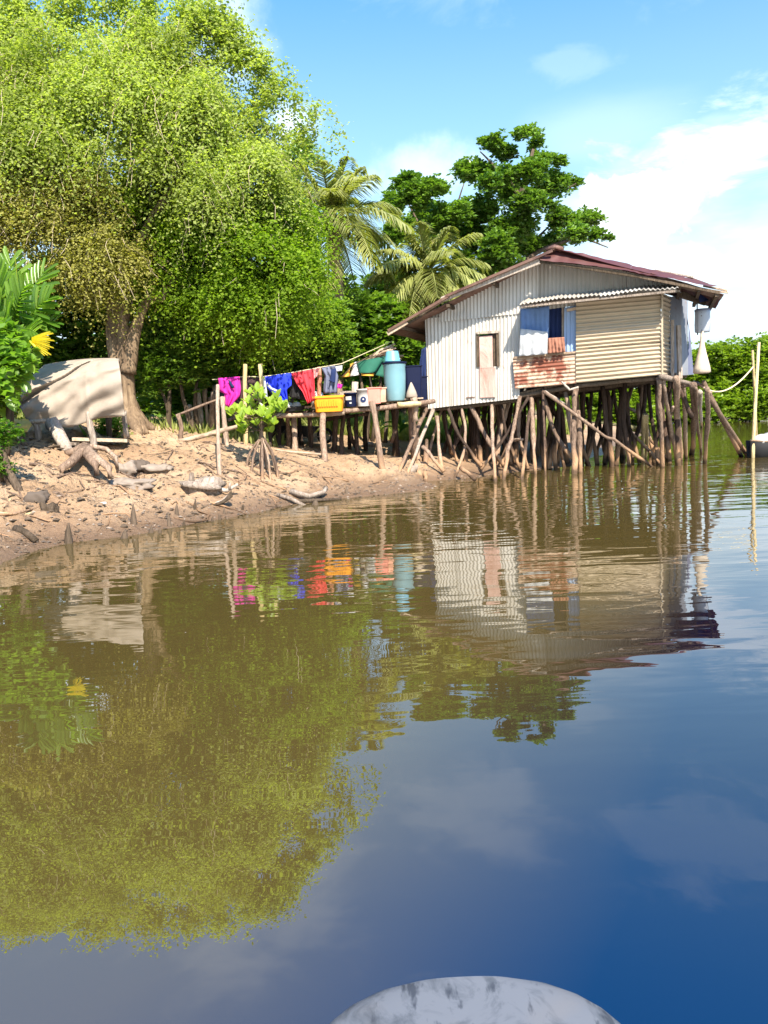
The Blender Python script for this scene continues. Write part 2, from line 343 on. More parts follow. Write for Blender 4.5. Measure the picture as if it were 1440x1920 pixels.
def _tps(r2): return np.where(r2 > 1e-12, r2 * np.log(np.maximum(r2, 1e-12)), 0)
_n = len(CP); _K = _tps(((CP[:, None, :2] - CP[None, :, :2]) ** 2).sum(-1)) + .03 * np.eye(_n)
_A = np.zeros((_n + 3, _n + 3)); _A[:_n, :_n] = _K; _A[:_n, _n] = 1; _A[:_n, _n + 1:] = CP[:, :2]; _A[_n:, :_n] = _A[:_n, _n:].T
_w = np.linalg.solve(_A, np.concatenate([CP[:, 2], [0, 0, 0]]))
def H0(x, y):
    x = np.asarray(x, float); y = np.asarray(y, float); sh = x.shape; x = x.ravel(); y = y.ravel()
    r = np.zeros(len(x))
    for k in range(_n): r += _w[k] * _tps((x - CP[k, 0]) ** 2 + (y - CP[k, 1]) ** 2)
    return (r + _w[_n] + _w[_n + 1] * x + _w[_n + 2] * y).reshape(sh)
def Hd(x, y):
    h = H0(x, y); x = np.asarray(x, float); y = np.asarray(y, float)
    up = np.clip((h + .05) / .25, 0, 1)
    d = fbm(x * .9, y * 1.6, 3, 3) * .06 + fbm(x * 2.6 + 2 * vnoise(x, y, 5), y * 6, 4, 8) * .045
    rid = 1 - np.abs(fbm(x * 1.3 + .5 * y, y * 2.6 - .4 * x, 4, 21)); d = d + .11 * np.clip(rid - .72, 0, 1) * 3
    rid2 = 1 - np.abs(fbm(x * 2.6 + .9 * vnoise(x * 2, y * 2, 2), y * 5.2 - .8 * x, 3, 51)); d = d + .035 * np.clip(rid2 - .75, 0, 1) * 4
    d = d - .05 * np.clip(fbm(x * 5, y * 7, 2, 33) - .5, 0, 1) * 2
    lf = np.clip((x + 1.2) / -2.5, .45, 1)
    return h + d * up * lf
def GP(px, py):
    """the point of the ground or water seen at a pixel"""
    d = ray(px, py); o = np.array([0, 0, EYE]); t = np.linspace(5, 60, 1400); P = o + d[None] * (t / d[1])[:, None]
    h = np.maximum(H0(P[:, 0], P[:, 1]), 0); i = np.argmax(P[:, 2] <= h) or len(t) - 1
    return P[i]
def gz(x, y): return float(Hd(np.array([x]), np.array([y]))[0])

m, N, L, bs = newmat('mud')
n1 = noise(N, L, 1.1, 6, .65); n2 = noise(N, L, 7, 6, .7, (1, 1.8, 1)); n3 = noise(N, L, 38, 4, .7)
col = ramp(N, L, n1.outputs['Fac'], [(.3, (.31, .19, .105)), (.5, (.43, .28, .16)), (.7, (.52, .365, .225))])
col = mixc(N, L, mr(N, L, n2.outputs['Fac'], .53, .66, 0, .8), col, (.20, .12, .07))
col = mixc(N, L, mr(N, L, n3.outputs['Fac'], .6, .72, 0, .7), col, (.13, .085, .055))
col = mixc(N, L, mr(N, L, n3.outputs['Fac'], .36, .25, 0, .5), col, (.62, .5, .38))
sp = N.new('ShaderNodeSeparateXYZ'); L.new(N.new('ShaderNodeNewGeometry').outputs['Position'], sp.inputs[0])
ww = N.new('ShaderNodeMath'); ww.operation = 'MULTIPLY_ADD'; L.new(n2.outputs['Fac'], ww.inputs[0]); ww.inputs[1].default_value = -.25; L.new(sp.outputs['Z'], ww.inputs[2])
wet = mr(N, L, ww.outputs[0], .16, -.08)
col = mixc(N, L, wet, col, (.20, .125, .075)); L.new(col, bs.inputs['Base Color'])
L.new(mr(N, L, wet, 0, 1, .95, .35), bs.inputs['Roughness']); bs.inputs['Specular IOR Level'].default_value = .25
ad = N.new('ShaderNodeMath'); ad.operation = 'ADD'; L.new(n2.outputs['Fac'], ad.inputs[0]); L.new(n3.outputs['Fac'], ad.inputs[1])
bump(N, L, bs, ad.outputs[0], 1.0, .05); M['mud'] = m
m, N, L, bs = newmat('soil'); n1 = noise(N, L, .5, 5)
L.new(ramp(N, L, n1.outputs['Fac'], [(.35, (.10, .075, .04)), (.6, (.16, .14, .06))]), bs.inputs['Base Color']); bs.inputs['Roughness'].default_value = 1; M['soil'] = m

xs = np.concatenate([np.arange(-14, -9, .3), np.arange(-9, 4.5, .055), np.arange(4.5, 19, .25)])
ys = np.concatenate([np.arange(3.0, 7, .3), np.arange(7, 16.5, .055), np.arange(16.5, 43, .22)])
X, Y = np.meshgrid(xs, ys); Z = np.maximum(Hd(X, Y), -1.4)
def npgrid(name, X, Y, Z, mat):
    a, b = X.shape; me = bpy.data.meshes.new(name); me.vertices.add(a * b)
    me.vertices.foreach_set('co', np.stack([X, Y, Z], -1).ravel().astype(np.float32))
    i = (np.arange(a - 1)[:, None] * b + np.arange(b - 1)[None]).ravel(); q = np.stack([i, i + 1, i + b + 1, i + b], 1).ravel()
    nf = len(i); me.loops.add(nf * 4); me.polygons.add(nf); me.loops.foreach_set('vertex_index', q)
    me.polygons.foreach_set('loop_start', np.arange(nf) * 4); me.polygons.foreach_set('loop_total', np.full(nf, 4)); me.polygons.foreach_set('use_smooth', np.ones(nf, bool))
    me.update(); me.validate(); me.materials.append(mat); o = bpy.data.objects.new(name, me); COL.objects.link(o); BASE[o.name] = np.zeros(3); return o
tag(npgrid('ground', X, Y, Z, M['mud']), 'bare brown mud bank sloping from the trees down to the river', None, kind='structure')
X, Y = np.meshgrid(np.linspace(-400, 400, 60), np.linspace(42.5, 700, 40)); Z = 1.2 + .2 * np.sin(X * .3) - 2.4 / (1 + np.exp(-(X - 12 + np.clip(55 - Y, 0, 10) * 0) / 1.5)) * (Y < 47)
tag(npgrid('forest_floor', X, Y, Z, M['soil']), kind='structure')
X, Y = np.meshgrid(np.linspace(-120, -13.8, 40), np.linspace(5, 43, 20)); tag(npgrid('bank_terrain', X, Y, 1.3 + .15 * np.sin(X) + 0 * Y, M['soil']), kind='structure')
X, Y = np.meshgrid([-300, 300], [-100, 60]); tag(npgrid('river_bed', X, Y, -1.5 + 0 * X, M['soil']), kind='structure')

m, N, L, bs = newmat('river_water')
geo = N.new('ShaderNodeNewGeometry'); sp = N.new('ShaderNodeSeparateXYZ'); L.new(geo.outputs['Position'], sp.inputs[0])
na = noise(N, L, 1.0, 2, .45, (1.6, 5.0, 1), co='World', dist=.3); nb = noise(N, L, 1.0, 1.5, .4, (.6, 2.2, 1), co='World', dist=.4); nc = noise(N, L, .16, 3, .5, (1, 1.6, 1), co='World')
murk = noise(N, L, .25, 3, .5, co='World')
sx = N.new('ShaderNodeMath'); sx.operation = 'MULTIPLY_ADD'; L.new(murk.outputs['Fac'], sx.inputs[0]); sx.inputs[1].default_value = 2.0; sy = N.new('ShaderNodeMath'); sy.operation = 'MULTIPLY_ADD'; L.new(sp.outputs['Y'], sy.inputs[0]); sy.inputs[1].default_value = -.62; L.new(sp.outputs['X'], sy.inputs[2]); L.new(sy.outputs[0], sx.inputs[2])
L.new(mixc(N, L, mr(N, L, sx.outputs[0], .35, -.9), (.004, .003, .011), (.066, .046, .013)), bs.inputs['Base Color'])
bs.inputs['Roughness'].default_value = .0; bs.inputs['IOR'].default_value = 2.5
dist = mr(N, L, sp.outputs['Y'], 2.0, 11.0, .06, 1.0)
patch = mr(N, L, nc.outputs['Fac'], .35, .65, .35, 1.15)
am = N.new('ShaderNodeMath'); am.operation = 'MULTIPLY'; L.new(dist, am.inputs[0]); L.new(patch, am.inputs[1])
hh = N.new('ShaderNodeMath'); hh.operation = 'MULTIPLY_ADD'; L.new(nb.outputs['Fac'], hh.inputs[0]); hh.inputs[1].default_value = 1.6; L.new(na.outputs['Fac'], hh.inputs[2])
hm = N.new('ShaderNodeMath'); hm.operation = 'MULTIPLY'; L.new(hh.outputs[0], hm.inputs[0]); L.new(am.outputs[0], hm.inputs[1])
bump(N, L, bs, hm.outputs[0], 1.0, .0105); M['water'] = m
X, Y = np.meshgrid(np.linspace(-300, 300, 3), np.linspace(-100, 700, 3)); tag(npgrid('river_water', X, Y, 0 * X, M['water']), 'calm brown river water with small ripples mirroring trees and house', kind='structure')

# ================================================================ stilt house
_a = W(800, 765, 16.5); _b = W(1240, 703, 14.9)
U = (_b - _a); U[2] = 0; U /= np.linalg.norm(U); NI = np.array([-U[1], U[0], 0.0])  # along the front, and inward
if NI[1] < 0: NI = -NI
def FP(px, py, k=0.0):
    p0 = _b + NI * k; d = ray(px, py); o = np.array([0, 0, EYE]); t = np.dot(p0 - o, NI) / np.dot(d, NI); return o + d * t
house = root('stilt_house', [*(_a + _b)[:2] / 2 + NI[:2] * 1.5, 0], 'corrugated metal house on crooked mangrove stilts with a red edged roof', 'house')
def sheet(name, TL, TR, BR, BL, mat, along='v', pitch=.078, amp=.012, parent=house, warp=.012, label=None, seed=0):
    TL, TR, BR, BL = [np.asarray(q, float) for q in (TL, TR, BR, BL)]
    wid = np.linalg.norm(TR - TL) if along == 'v' else np.linalg.norm(BL - TL)
    nw = max(2, round(wid / pitch)); a = nw * 6; b = 7
    nrm = np.cross(TR - TL, BL - TL); nrm /= np.linalg.norm(nrm)
    s = np.linspace(0, 1, a + 1)[:, None]; t = np.linspace(0, 1, b)[None]
    u, v = (s, t) if along == 'v' else (t, s)
    P = TL * ((1 - u) * (1 - v))[..., None] + TR * (u * (1 - v))[..., None] + BR * (u * v)[..., None] + BL * ((1 - u) * v)[..., None]
    off = amp * np.sin(2 * math.pi * nw * s) + warp * fbm(u * 2.1 + seed * 3.3, v * 2.3 + seed, 2, seed)
    P = P + off[..., None] * nrm
    # ragged lower edge
    o = G().grid(P).make(name, mat, parent); 
    if label: o['label'] = label
    return o
def lerp(a, b, t): return np.asarray(a, float) * (1 - t) + np.asarray(b, float) * t
# lower wall, sheet by sheet
def topy(x): return 597 + (x - 797) * (585 - 597) / (975 - 797)
def boty(x): return 766 + (x - 803) * (748 - 766) / (968 - 803)
for i, (xa, xb, ya, yb, lab) in enumerate([(797, 845, None, None, None), (845, 895, None, None, None), (895, 934, 606, 624, None), (895, 936, 687, None, None), (934, 977, None, None, None)]):
    yt = (lambda x: ya) if ya and ya > 650 else topy
    ybm = (lambda x: yb) if yb else boty
    lean = lambda x, y: x + (y - 600) * .036 * max(0, (860 - x) / 60 if x < 860 else 0)
    k = -.004 * (i % 2)
    sheet('wall_sheet', FP(lean(xa, yt(xa)), yt(xa), k), FP(xb, yt(xb), k), FP(xb - (3 if xb > 960 else 0), ybm(xb), k), FP(lean(xa, ybm(xa)), ybm(xa), k), M['zinc'], seed=i)
# window recess wall strips and upper gable sheets
sheet('wall_sheet', FP(801, 598, .02), FP(826, 582, .02), FP(826, 604, .02), FP(801, 606, .02), M['zinc2'], seed=9)
tops = [(824, 588), (872, 561), (925, 532), (972, 507), (1009, 489), (1062, 494), (1118, 500), (1175, 508), (1232, 517), (1275, 543)]
for i in range(len(tops) - 1):
    (xa, ya), (xb, yb) = tops[i], tops[i + 1]
    bo = lambda x: 604 + (x - 824) * (588 - 604) / 151 if x < 980 else 587 + (x - 975) * (548 - 587) / 295
    kk = -.03 - .005 * (i % 2)
    sheet('gable_sheet', FP(xa, ya, kk), FP(xb, yb, kk), FP(xb, bo(xb), kk), FP(xa, bo(xa), kk), M['zinc'] if i < 4 else M['zinc2'], seed=20 + i)
# bay wall of horizontal sheets
KB = -.12
def by(x, t):  # vertical position on the bay between its top and bottom edges
    return lerp(lerp(563, 549, (x - 1080) / 160), lerp(718, 703, (x - 1080) / 160), t)
for i, (t0, t1, x0, x1) in enumerate([(0, .36, 1080, 1239), (.345, .60, 1080, 1239), (.585, 1, 1080, 1240)]):
    sheet('bay_sheet', FP(x0, by(x0, t0), KB - .006 * i), FP(x1, by(x1, t0), KB - .006 * i), FP(x1, by(x1, t1), KB - .006 * i), FP(x0, by(x0, t1), KB - .006 * i), M['cream'], 'h', seed=40 + i, warp=.02, pitch=.084, amp=.017)
B0 = FP(1239.5, 549, KB); B1 = FP(1240, 703, KB); S0 = W(1257, 557, 15.6); S1 = W(1256, 704, 15.6)
sheet('side_sheet', B0, S0, lerp(S0, S1, .62), lerp(B0, B1, .62), M['cream'], 'h', seed=50, pitch=.084, amp=.017)
sheet('side_sheet', lerp(B0, B1, .63), lerp(S0, S1, .63), S1, B1, M['cream'], 'h', seed=51, pitch=.084, amp=.017)
T0 = W(1277, 552, 16.3); T1 = W(1277, 704, 16.3); R0 = W(1288, 553, 17.0); R1 = W(1290, 703, 17.0)
sheet('side_sheet', S0, T0, T1, S1, M['zinc_shaded'], seed=52); sheet('side_sheet', T0, R0, R1, T1, M['zinc_shaded'], seed=53)
o = G().bar(W(1272, 610, 15.55), W(1275, 710, 15.5), .09, .05).make('plank', M['driftwood'], house, False); o['label'] = 'upright pale plank nailed to the corner'
G().bar(W(1261, 600, 15.5), W(1261, 706, 15.45), .06, .05).make('plank', M['grey_wood'], house, False)
G().bar(W(1285, 700, 16.9), W(1283, 556, 16.9), .08, .05).make('plank', M['grey_wood'], house, False)
for i_ in range(2):
    a_ = [B0, B1][i_]
G().bar(B0 + [.01, -.03, 0], B1 + [.01, -.03, 0], .04, .03).make('corner_batten', M['cream'], house, False)
G().bar(FP(1081, lerp(563, 718, .585), KB - .03), FP(1239, lerp(549, 703, .585), KB - .03), .012, .012).make('batten', M['bark_dark'], house, False)
# rusty apron under the window and its sill
sheet('window_apron', FP(961, 672, -.09), FP(1081, 661, -.09), FP(1081, 719, -.10), FP(966, 729, -.11), M['rust'], 'h', seed=60, label='rust stained corrugated sheet below the window')
G().bar(FP(963, 671, -.10), FP(1082, 660, -.10), .05, .04).make('window_sill', M['plank'], house, False)
# blue sheet beside the window
sheet('wall_sheet', FP(1058, 577, -.03), FP(1081, 572, -.03), FP(1081, 662, -.03), FP(1058, 664, -.03), M['zincblue'], seed=61, label='pale blue corrugated strip right of the window')
G().bar(FP(1063, 582, -.07), FP(1083, 578, -.07), .05, .05).make('plank', M['plank'], house, False)
G().tube([FP(976, 572, -.05), FP(1000, 571, -.05), FP(1075, 561, -.05)], .03, 6).make('window_lintel', M['grey_wood'], house)
for px in (977, 1056): G().bar(FP(px, 575, .02), FP(px - 2 if px < 1000 else px, 668, .02), .05, .05).make('window_jamb', M['grey_wood'], house, False)
# canopy over window and bay
ce = [(974, 571), (1050, 560), (1125, 554), (1200, 545), (1272, 541)]
for i in range(4):
    a, b_ = ce[i], ce[i + 1]; A = FP(a[0], a[1], -.62 + .02 * (i % 2)); B = FP(b_[0], b_[1], -.62 + .02 * (i % 2)); up = np.array([0, 0, .17 + .0 * i])
    A2 = A + NI * .6 + up; B2 = B + NI * .6 + up
    sheet('canopy_sheet', A2, B2, B, A, M['zinc2'] if i != 2 else M['zinc'], seed=70 + i, amp=.014)
for px in (985, 1078, 1160, 1240):
    A = FP(px, 566 - (px - 980) * .085, -.55); G().bar(A - [0, 0, .03], A + NI * .6 + np.array([0, 0, .14]), .04, .05).make('rafter', M['grey_wood'], house, False)
G().bar(FP(978, 575, -.56), FP(1266, 546, -.56), .05, .04).make('batten', M['grey_wood'], house, False)
# door opening with its loose board, and patches
drk = G(); drk.grid([[FP(897, 626, .03), FP(932, 623, .03)], [FP(899, 685, .03), FP(932, 685, .03)]])
G().bar(FP(894, 624.5, -.03), FP(935, 622, -.03), .06, .05).make('door_frame', M['grey_wood'], house, False)
for a, b_ in (((895, 624), (896, 688)), ((933, 623), (934, 687))): G().bar(FP(*a, -.02), FP(*b_, -.02), .035, .05).make('door_frame', M['bark_dark'], house, False)
o = G().bar(FP(911, 630, .0), FP(912, 690, -.03), .27, .03, up=NI).make('shutter_board', M['pink'], house, False); o['label'] = 'pinkish plywood board standing in the wall opening'
G().bar(FP(928, 627, .03), FP(928.5, 686, .03), .07, .03, up=NI).make('shutter_board', M['bark_dark'], house, False)
o = G().bar(FP(914, 690, -.035), FP(915, 745, -.035), .33, .012, up=NI).make('door_panel', M['pink'], house, False); o['label'] = 'stained pinkish metal patch below the opening'
G().bar(FP(874, 745.5, -.02), FP(890, 744.5, -.02), .02, .02).make('slot_batten', M['rustred'], house, False)
# roof
RK = -.5
AP = FP(1040, 466, RK); EL = FP(727, 624, RK); ER = FP(1358, 551, RK)
DEP = 4.6
def roofpt(a, b_, t, d): return lerp(a, b_, t) + NI * d
nL = 6
for i in range(nL):
    d0 = DEP * i / nL - (.0 if i else 0); d1 = DEP * (i + 1) / nL + .05
    lift = np.array([0, 0, .012 * (i % 2)])
    sheet('roof_sheet', AP + NI * d0 + lift, AP + NI * d1 + lift, EL + NI * d1 + lift, EL + NI * d0 + lift, M['rustred'] if i < 1 else M['roofund'], seed=80 + i, amp=.012)
for i in range(3):
    d0 = 2.2 * i / 3; d1 = 2.2 * (i + 1) / 3 + .05; lift = np.array([0, 0, .012 * (i % 2)])
    Am = AP + NI * d0; Em = ER + NI * d0
    sheet('roof_sheet', Am + lift, Am + NI * (d1 - d0) + lift, lerp(Am, Em, .62) + NI * (d1 - d0) + lift, lerp(Am, Em, .62) + lift, M['red'], seed=90 + i)
    sheet('roof_sheet', lerp(Am, Em, .58) + lift * 2 + [0, 0, .02], lerp(Am, Em, .58) + NI * (d1 - d0) + lift * 2 + [0, 0, .02], Em + NI * (d1 - d0) + lift - [0, 0, .0], Em + lift, M['red'] if i else M['roofund'], seed=95 + i)
sheet('roof_sheet', AP + NI * 2.2, AP + NI * DEP, FP(1262, 528, RK) + NI * DEP, FP(1262, 528, RK) + NI * 2.2, M['roofund'], seed=99)
# red flashing laid down over the right hand rake, facing the river
fl = [(1012, 488, 1040, 465), (1060, 492, 1075, 472), (1120, 499, 1125, 483), (1180, 508, 1185, 497), (1207, 514, 1240, 509), (1262, 522, 1290, 520), (1330, 537, 1345, 536)]
for i in range(len(fl) - 1):
    a, b_ = fl[i], fl[i + 1]
    sheet('roof_flashing', FP(a[2], a[3], -.30), FP(b_[2], b_[3], -.30), FP(b_[0], b_[1], -.56), FP(a[0], a[1], -.56), M['red'], pitch=.3, amp=.004, seed=100 + i)
G().tube([FP(1024, 470, -.45), FP(1040, 463, -.45), FP(1052, 467, -.4), FP(1053, 467, -.1)], .05, 6).make('ridge_cap', M['rustred'], house)
G().bar(FP(1010, 490, -.5), FP(1206, 520, -.5), .05, .045).make('bargeboard', M['bark_dark'], house, False)
G().bar(FP(1200, 519, -.5), FP(1350, 549, -.5), .05, .05).make('bargeboard', M['bark_dark'], house, False)
for (a, b_, w, mt, k) in [((1012, 490), (828, 562), .10, 'grey_wood', -.50), ((1036, 470), (835, 556), .05, 'rustred', -.56), ((832, 561), (786, 590), .07, 'plank', -.52), ((840, 556), (728, 620), .05, 'rustred', -.56), ((764, 604), (727, 626), .08, 'plank', -.53), ((790, 592), (762, 608), .05, 'bark_dark', -.5)]:
    G().bar(FP(*a, k), FP(*b_, k), .06, w).make('bargeboard', M[mt], house, False)
for (a, b_, k) in [((1128, 488), (1124, 492), -.2)]: pass
for (a, b_, mt, k, w) in [((1228, 507), (1300, 520), 'grey_wood', -.2, .10), ((1290, 520), (1328, 534), 'rustred', -.1, .12), ((1318, 536), (1364, 545), 'plank', -.25, .05), ((1335, 545), (1365, 549), 'plank', -.1, .05), ((1105, 483), (1127, 488), 'grey_wood', -.15, .12)]:
    G().bar(FP(*a, k), FP(*b_, k), w, .03).make('roof_board', M[mt], house, False)
for t in (.35, .62, .9):
    p = lerp(AP, EL, t) - np.array([0, 0, .06]); G().bar(p, p + NI * DEP, .06, .06).make('purlin', M['bark_dark'], house, False)
for t in (.75, .86, .96):
    p = lerp(AP, ER, t) - np.array([0, 0, .05]); G().bar(p, p + NI * 2.4, .06, .06).make('purlin', M['bark_dark'], house, False)
G().bar(W(1278, 553, 14.9), W(1322, 568, 15.4), .05, .10).make('rafter', M['bark_dark'], house, False)
G().bar(W(1280, 546, 15.4), W(1340, 556, 15.6), .05, .05).make('rafter', M['bark_dark'], house, False)
G().grid([[W(1308, 551, 15.0), W(1334, 553, 15.4)], [W(1312, 567, 15.0), W(1328, 564, 15.4)]]).make('hanging_flap', M['navycloth'], house)
# dark cloth-like sheet at the rear right corner
G().grid([[W(1288, 590, 16.9), W(1284, 590, 17.4)], [W(1291, 620, 16.9), W(1294, 625, 17.1)], [W(1290, 660, 16.9), W(1297, 660, 17.1)], [W(1290, 703, 16.9), W(1301, 702, 17.1)]]).make('rear_sheet', M['greyc'], house)
# floor and closing walls
fl0 = FP(806, 757, .02); fl1 = FP(968, 742, .02); fl2 = FP(1080, 716, .02); fl3 = FP(1239, 702, -.08); zf = np.array([0, 0, 1.0])
back = NI * 4.2
fb = [fl0, fl1, fl2, fl3, R1 - [0, 0, .02], R1 + NI * 2.4, fl0 + back]
g = G(); g.add(fb + [q + [0, 0, .05] for q in fb], [[6, 5, 4, 3, 2, 1, 0], [7, 8, 9, 10, 11, 12, 13]] + [[i, (i + 1) % 7, 7 + (i + 1) % 7, 7 + i] for i in range(7)]); g.make('floor', M['bark_dark'], house, False)
WL0 = FP(800, 600, 0); WL1 = FP(804, 764, 0); up = np.array([0, 0, 1.0])
sheet('rear_wall', WL0, WL0 + back, WL1 + back, WL1, M['zinc2'], seed=110, amp=.008)
RB = R1 + NI * 2.4; sheet('rear_wall', R0, np.array([RB[0], RB[1], R0[2]]), RB, R1, M['zinc2'], seed=111, amp=.008)
sheet('rear_wall', WL0 + back, np.array([RB[0], RB[1], R0[2]]), RB, WL1 + back, M['zinc2'], seed=112, amp=.008)
# beams under the floor
def wob(p, q, r0, r1, n=7, amp=.03, mat=None, name='stilt', parent=house, seg=8, rough=.10, flare=0):
    p = np.asarray(p, float); q = np.asarray(q, float); t = np.linspace(0, 1, n)[:, None]; P = p * (1 - t) + q * t
    o1 = RNG.normal(size=3) * amp; o2 = RNG.normal(size=3) * amp * .6
    P = P + np.sin(t * math.pi) * o1 + np.sin(t * 2 * math.pi) * o2; P[1:-1] += RNG.normal(size=(n - 2, 3)) * amp * .18
    R = np.linspace(r0, r1, n) * (1 + RNG.normal(size=n) * rough)
    if flare: R[-2] *= 1 + flare * .6; R[-1] *= 1 + flare
    return G().tube(P, R, seg, .05).make(name, mat or M['post'], parent)
for (a, b_, k, r) in [((800, 768), (968, 750), .12, .045), ((960, 745), (1084, 722), .05, .05), ((1078, 724), (1240, 708), -.02, .05)]:
    wob(FP(*a, k), FP(*b_, k), r, r, 8, .01, M['bark_dark'], 'floor_beam')
for k in (1.1, 2.2, 3.3): wob(FP(806, 764, .1) + NI * k, FP(1238, 708, .1) + NI * k, .05, .05, 6, .01, M['bark_dark'], 'floor_beam')
wob(W(1237, 705, 14.7), W(1297, 720, 15.3), .05, .045, 6, .01, M['grey_wood'], 'floor_beam'); wob(W(1276, 723, 15.2), W(1309, 720, 15.5), .05, .04, 5, .01, M['post'], 'floor_beam')
wob(W(1301, 717, 15.5), W(1334, 738, 15.3), .03, .03, 5, .02, M['post'], 'floor_beam')
# front stilts, traced: top px, foot px, top offset, radius
def stilt(tx, ty, bx, by_, k, r, mat='post', mids=None, flare=0, foot=None, amp=.03, z=None):
    T = FP(tx, ty, k); B = GP(bx, by_); D = (B - T) / np.linalg.norm(B - T); E = B + D * .45
    pts = [T]
    if mids:
        for mx, my, in mids: 
            f = (my - ty) / (by_ - ty); pts.append(W(mx, my, T[1] * (1 - f) + B[1] * f))
    pts += [B, E]; P = []
    for i in range(len(pts) - 1):
        for t in np.linspace(0, 1, 5)[:-1]: P.append(lerp(pts[i], pts[i + 1], t))
    P.append(E); P = np.array(P); P[1:-1] += RNG.normal(size=(len(P) - 2, 3)) * r * .16
    tt = np.linspace(0, math.pi, len(P)); P += np.sin(tt)[:, None] * RNG.normal(size=3) * amp * .5
    R = r * .86 * (1 + .14 * RNG.normal(size=len(P)))
    if flare: R *= 1 + flare * np.clip((np.linspace(0, 1, len(P)) - .6) / .3, 0, 1)
    return G().tube(P, R, 8, .06).make('stilt', M[mat], house)
FS = [(800, 767, 749, 884, .0, .052, 'post'), (812, 769, 764, 886, -.08, .048, 'grey_wood'), (819, 782, 830, 883, .1, .055, 'post'), (800, 826, 799, 887, .1, .05, 'post'),
      (782, 800, 786, 872, .3, .06, 'post'), (866, 767, 852, 896, .05, .036, 'post', [(873, 800), (872, 842)]), (922, 760, 929, 903, .02, .045, 'post', [(923, 800), (924, 841)]),
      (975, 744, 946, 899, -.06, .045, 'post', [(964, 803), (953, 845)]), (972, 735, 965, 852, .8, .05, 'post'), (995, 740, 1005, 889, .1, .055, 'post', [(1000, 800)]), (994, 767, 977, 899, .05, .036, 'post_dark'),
      (1018, 726, 1023, 890, .0, .028, 'post_dark'), (1080, 728, 1078, 888, -.02, .062, 'post', [(1076, 800)], .35), (1084, 770, 1089, 886, .05, .05, 'post', None, .4),
      (1208, 778, 1206, 862, 1.4, .042, 'bamboo'), (1213, 778, 1210, 860, 1.4, .042, 'bamboo'), (1235, 708, 1246, 876, -.12, .052, 'post', [(1240, 770)]), (1243, 712, 1268, 869, -.05, .045, 'post', [(1256, 800)]),
      (1268, 708, 1277, 866, .0, .075, 'post', [(1272, 780)]), (1262, 763, 1246, 834, .2, .03, 'post'), (1282, 715, 1289, 859, .4, .05, 'post'),
      (1300, 722, 1296, 852, .1, .07, 'post', [(1301, 780)], .2), (1305, 728, 1316, 850, .0, .04, 'post', [(1308, 790)]), (1326, 728, 1324, 869, -.3, .05, 'post', [(1330, 780)]),
      (1256, 716, 1253, 862, .8, .055, 'post_dark'), (1312, 735, 1316, 800, .7, .06, 'grey_wood')]
for s_ in FS: stilt(*s_[:7], mids=s_[7] if len(s_) > 7 else None, flare=s_[8] if len(s_) > 8 else 0)
# diagonal braces
def brace(pts, r, mat='post', name='brace'):
    P = [];
    for (x, y, Y) in pts: P.append(W(x, y, Y))
    Q = []
    for i in range(len(P) - 1): Q += [lerp(P[i], P[i + 1], t) for t in np.linspace(0, 1, 5)[:-1]]
    Q.append(P[-1]); Q = np.array(Q); Q[1:-1] += RNG.normal(size=(len(Q) - 2, 3)) * r * .2
    return G().tube(Q, r * (1 + .1 * RNG.normal(size=len(Q))), 7, .06).make(name, M[mat], house)
brace([(1019, 734, 15.3), (1083, 780, 15.1), (1133, 818, 15.3), (1155, 826, 15.5), (1226, 878, 15.75)], .032)
brace([(1022, 733, 15.4), (1060, 758, 15.4)], .02, 'grey_wood')
brace([(792, 837, 15.2), (832, 884, 14.9)], .042); brace([(864, 877, 14.8), (890, 898, 14.2)], .04)
brace([(1273, 728, 15.2), (1298, 782, 15.2)], .04, 'post_dark'); brace([(1053, 716, 15.2), (1068, 731, 15.1), (1084, 726, 15.2)], .022, 'grey_wood')
brace([(962, 825, 16), (980, 824, 15.6)], .03); brace([(1180, 808, 17), (1235, 862, 17)], .035); brace([(1215, 845, 16.5), (1240, 872, 15.8)], .03); brace([(1215, 818, 18), (1248, 858, 17)], .03, 'post_dark')
brace([(1212, 783, 20), (1180, 765, 19)], .04, 'grey_wood')
brace([(1197, 756, 18.6), (1199, 812, 18.6)], .05, 'post')
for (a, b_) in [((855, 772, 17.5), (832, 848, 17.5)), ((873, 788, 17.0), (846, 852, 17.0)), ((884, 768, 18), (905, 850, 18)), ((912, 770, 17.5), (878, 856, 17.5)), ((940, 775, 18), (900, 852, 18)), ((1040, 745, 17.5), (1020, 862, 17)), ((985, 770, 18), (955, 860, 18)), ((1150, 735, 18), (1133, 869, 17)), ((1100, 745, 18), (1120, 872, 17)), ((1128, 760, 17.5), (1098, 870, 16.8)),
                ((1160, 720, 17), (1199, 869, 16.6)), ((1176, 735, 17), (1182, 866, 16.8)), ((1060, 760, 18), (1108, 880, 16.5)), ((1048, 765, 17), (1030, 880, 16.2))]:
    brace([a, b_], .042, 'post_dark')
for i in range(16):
    x = RNG.uniform(815, 1060); Yb = RNG.uniform(15.6, 17.2); dx = RNG.normal() * 34; brace([(x, lerp(768, 728, (x - 800) / 280) + 4, Yb), (x + dx * .4 + RNG.normal() * 4, 815, Yb - .1), (x + dx, 880 - (x < 900) * 6, Yb - .35)], .03 + .02 * RNG.random(), 'post_dark' if i % 3 else 'post')
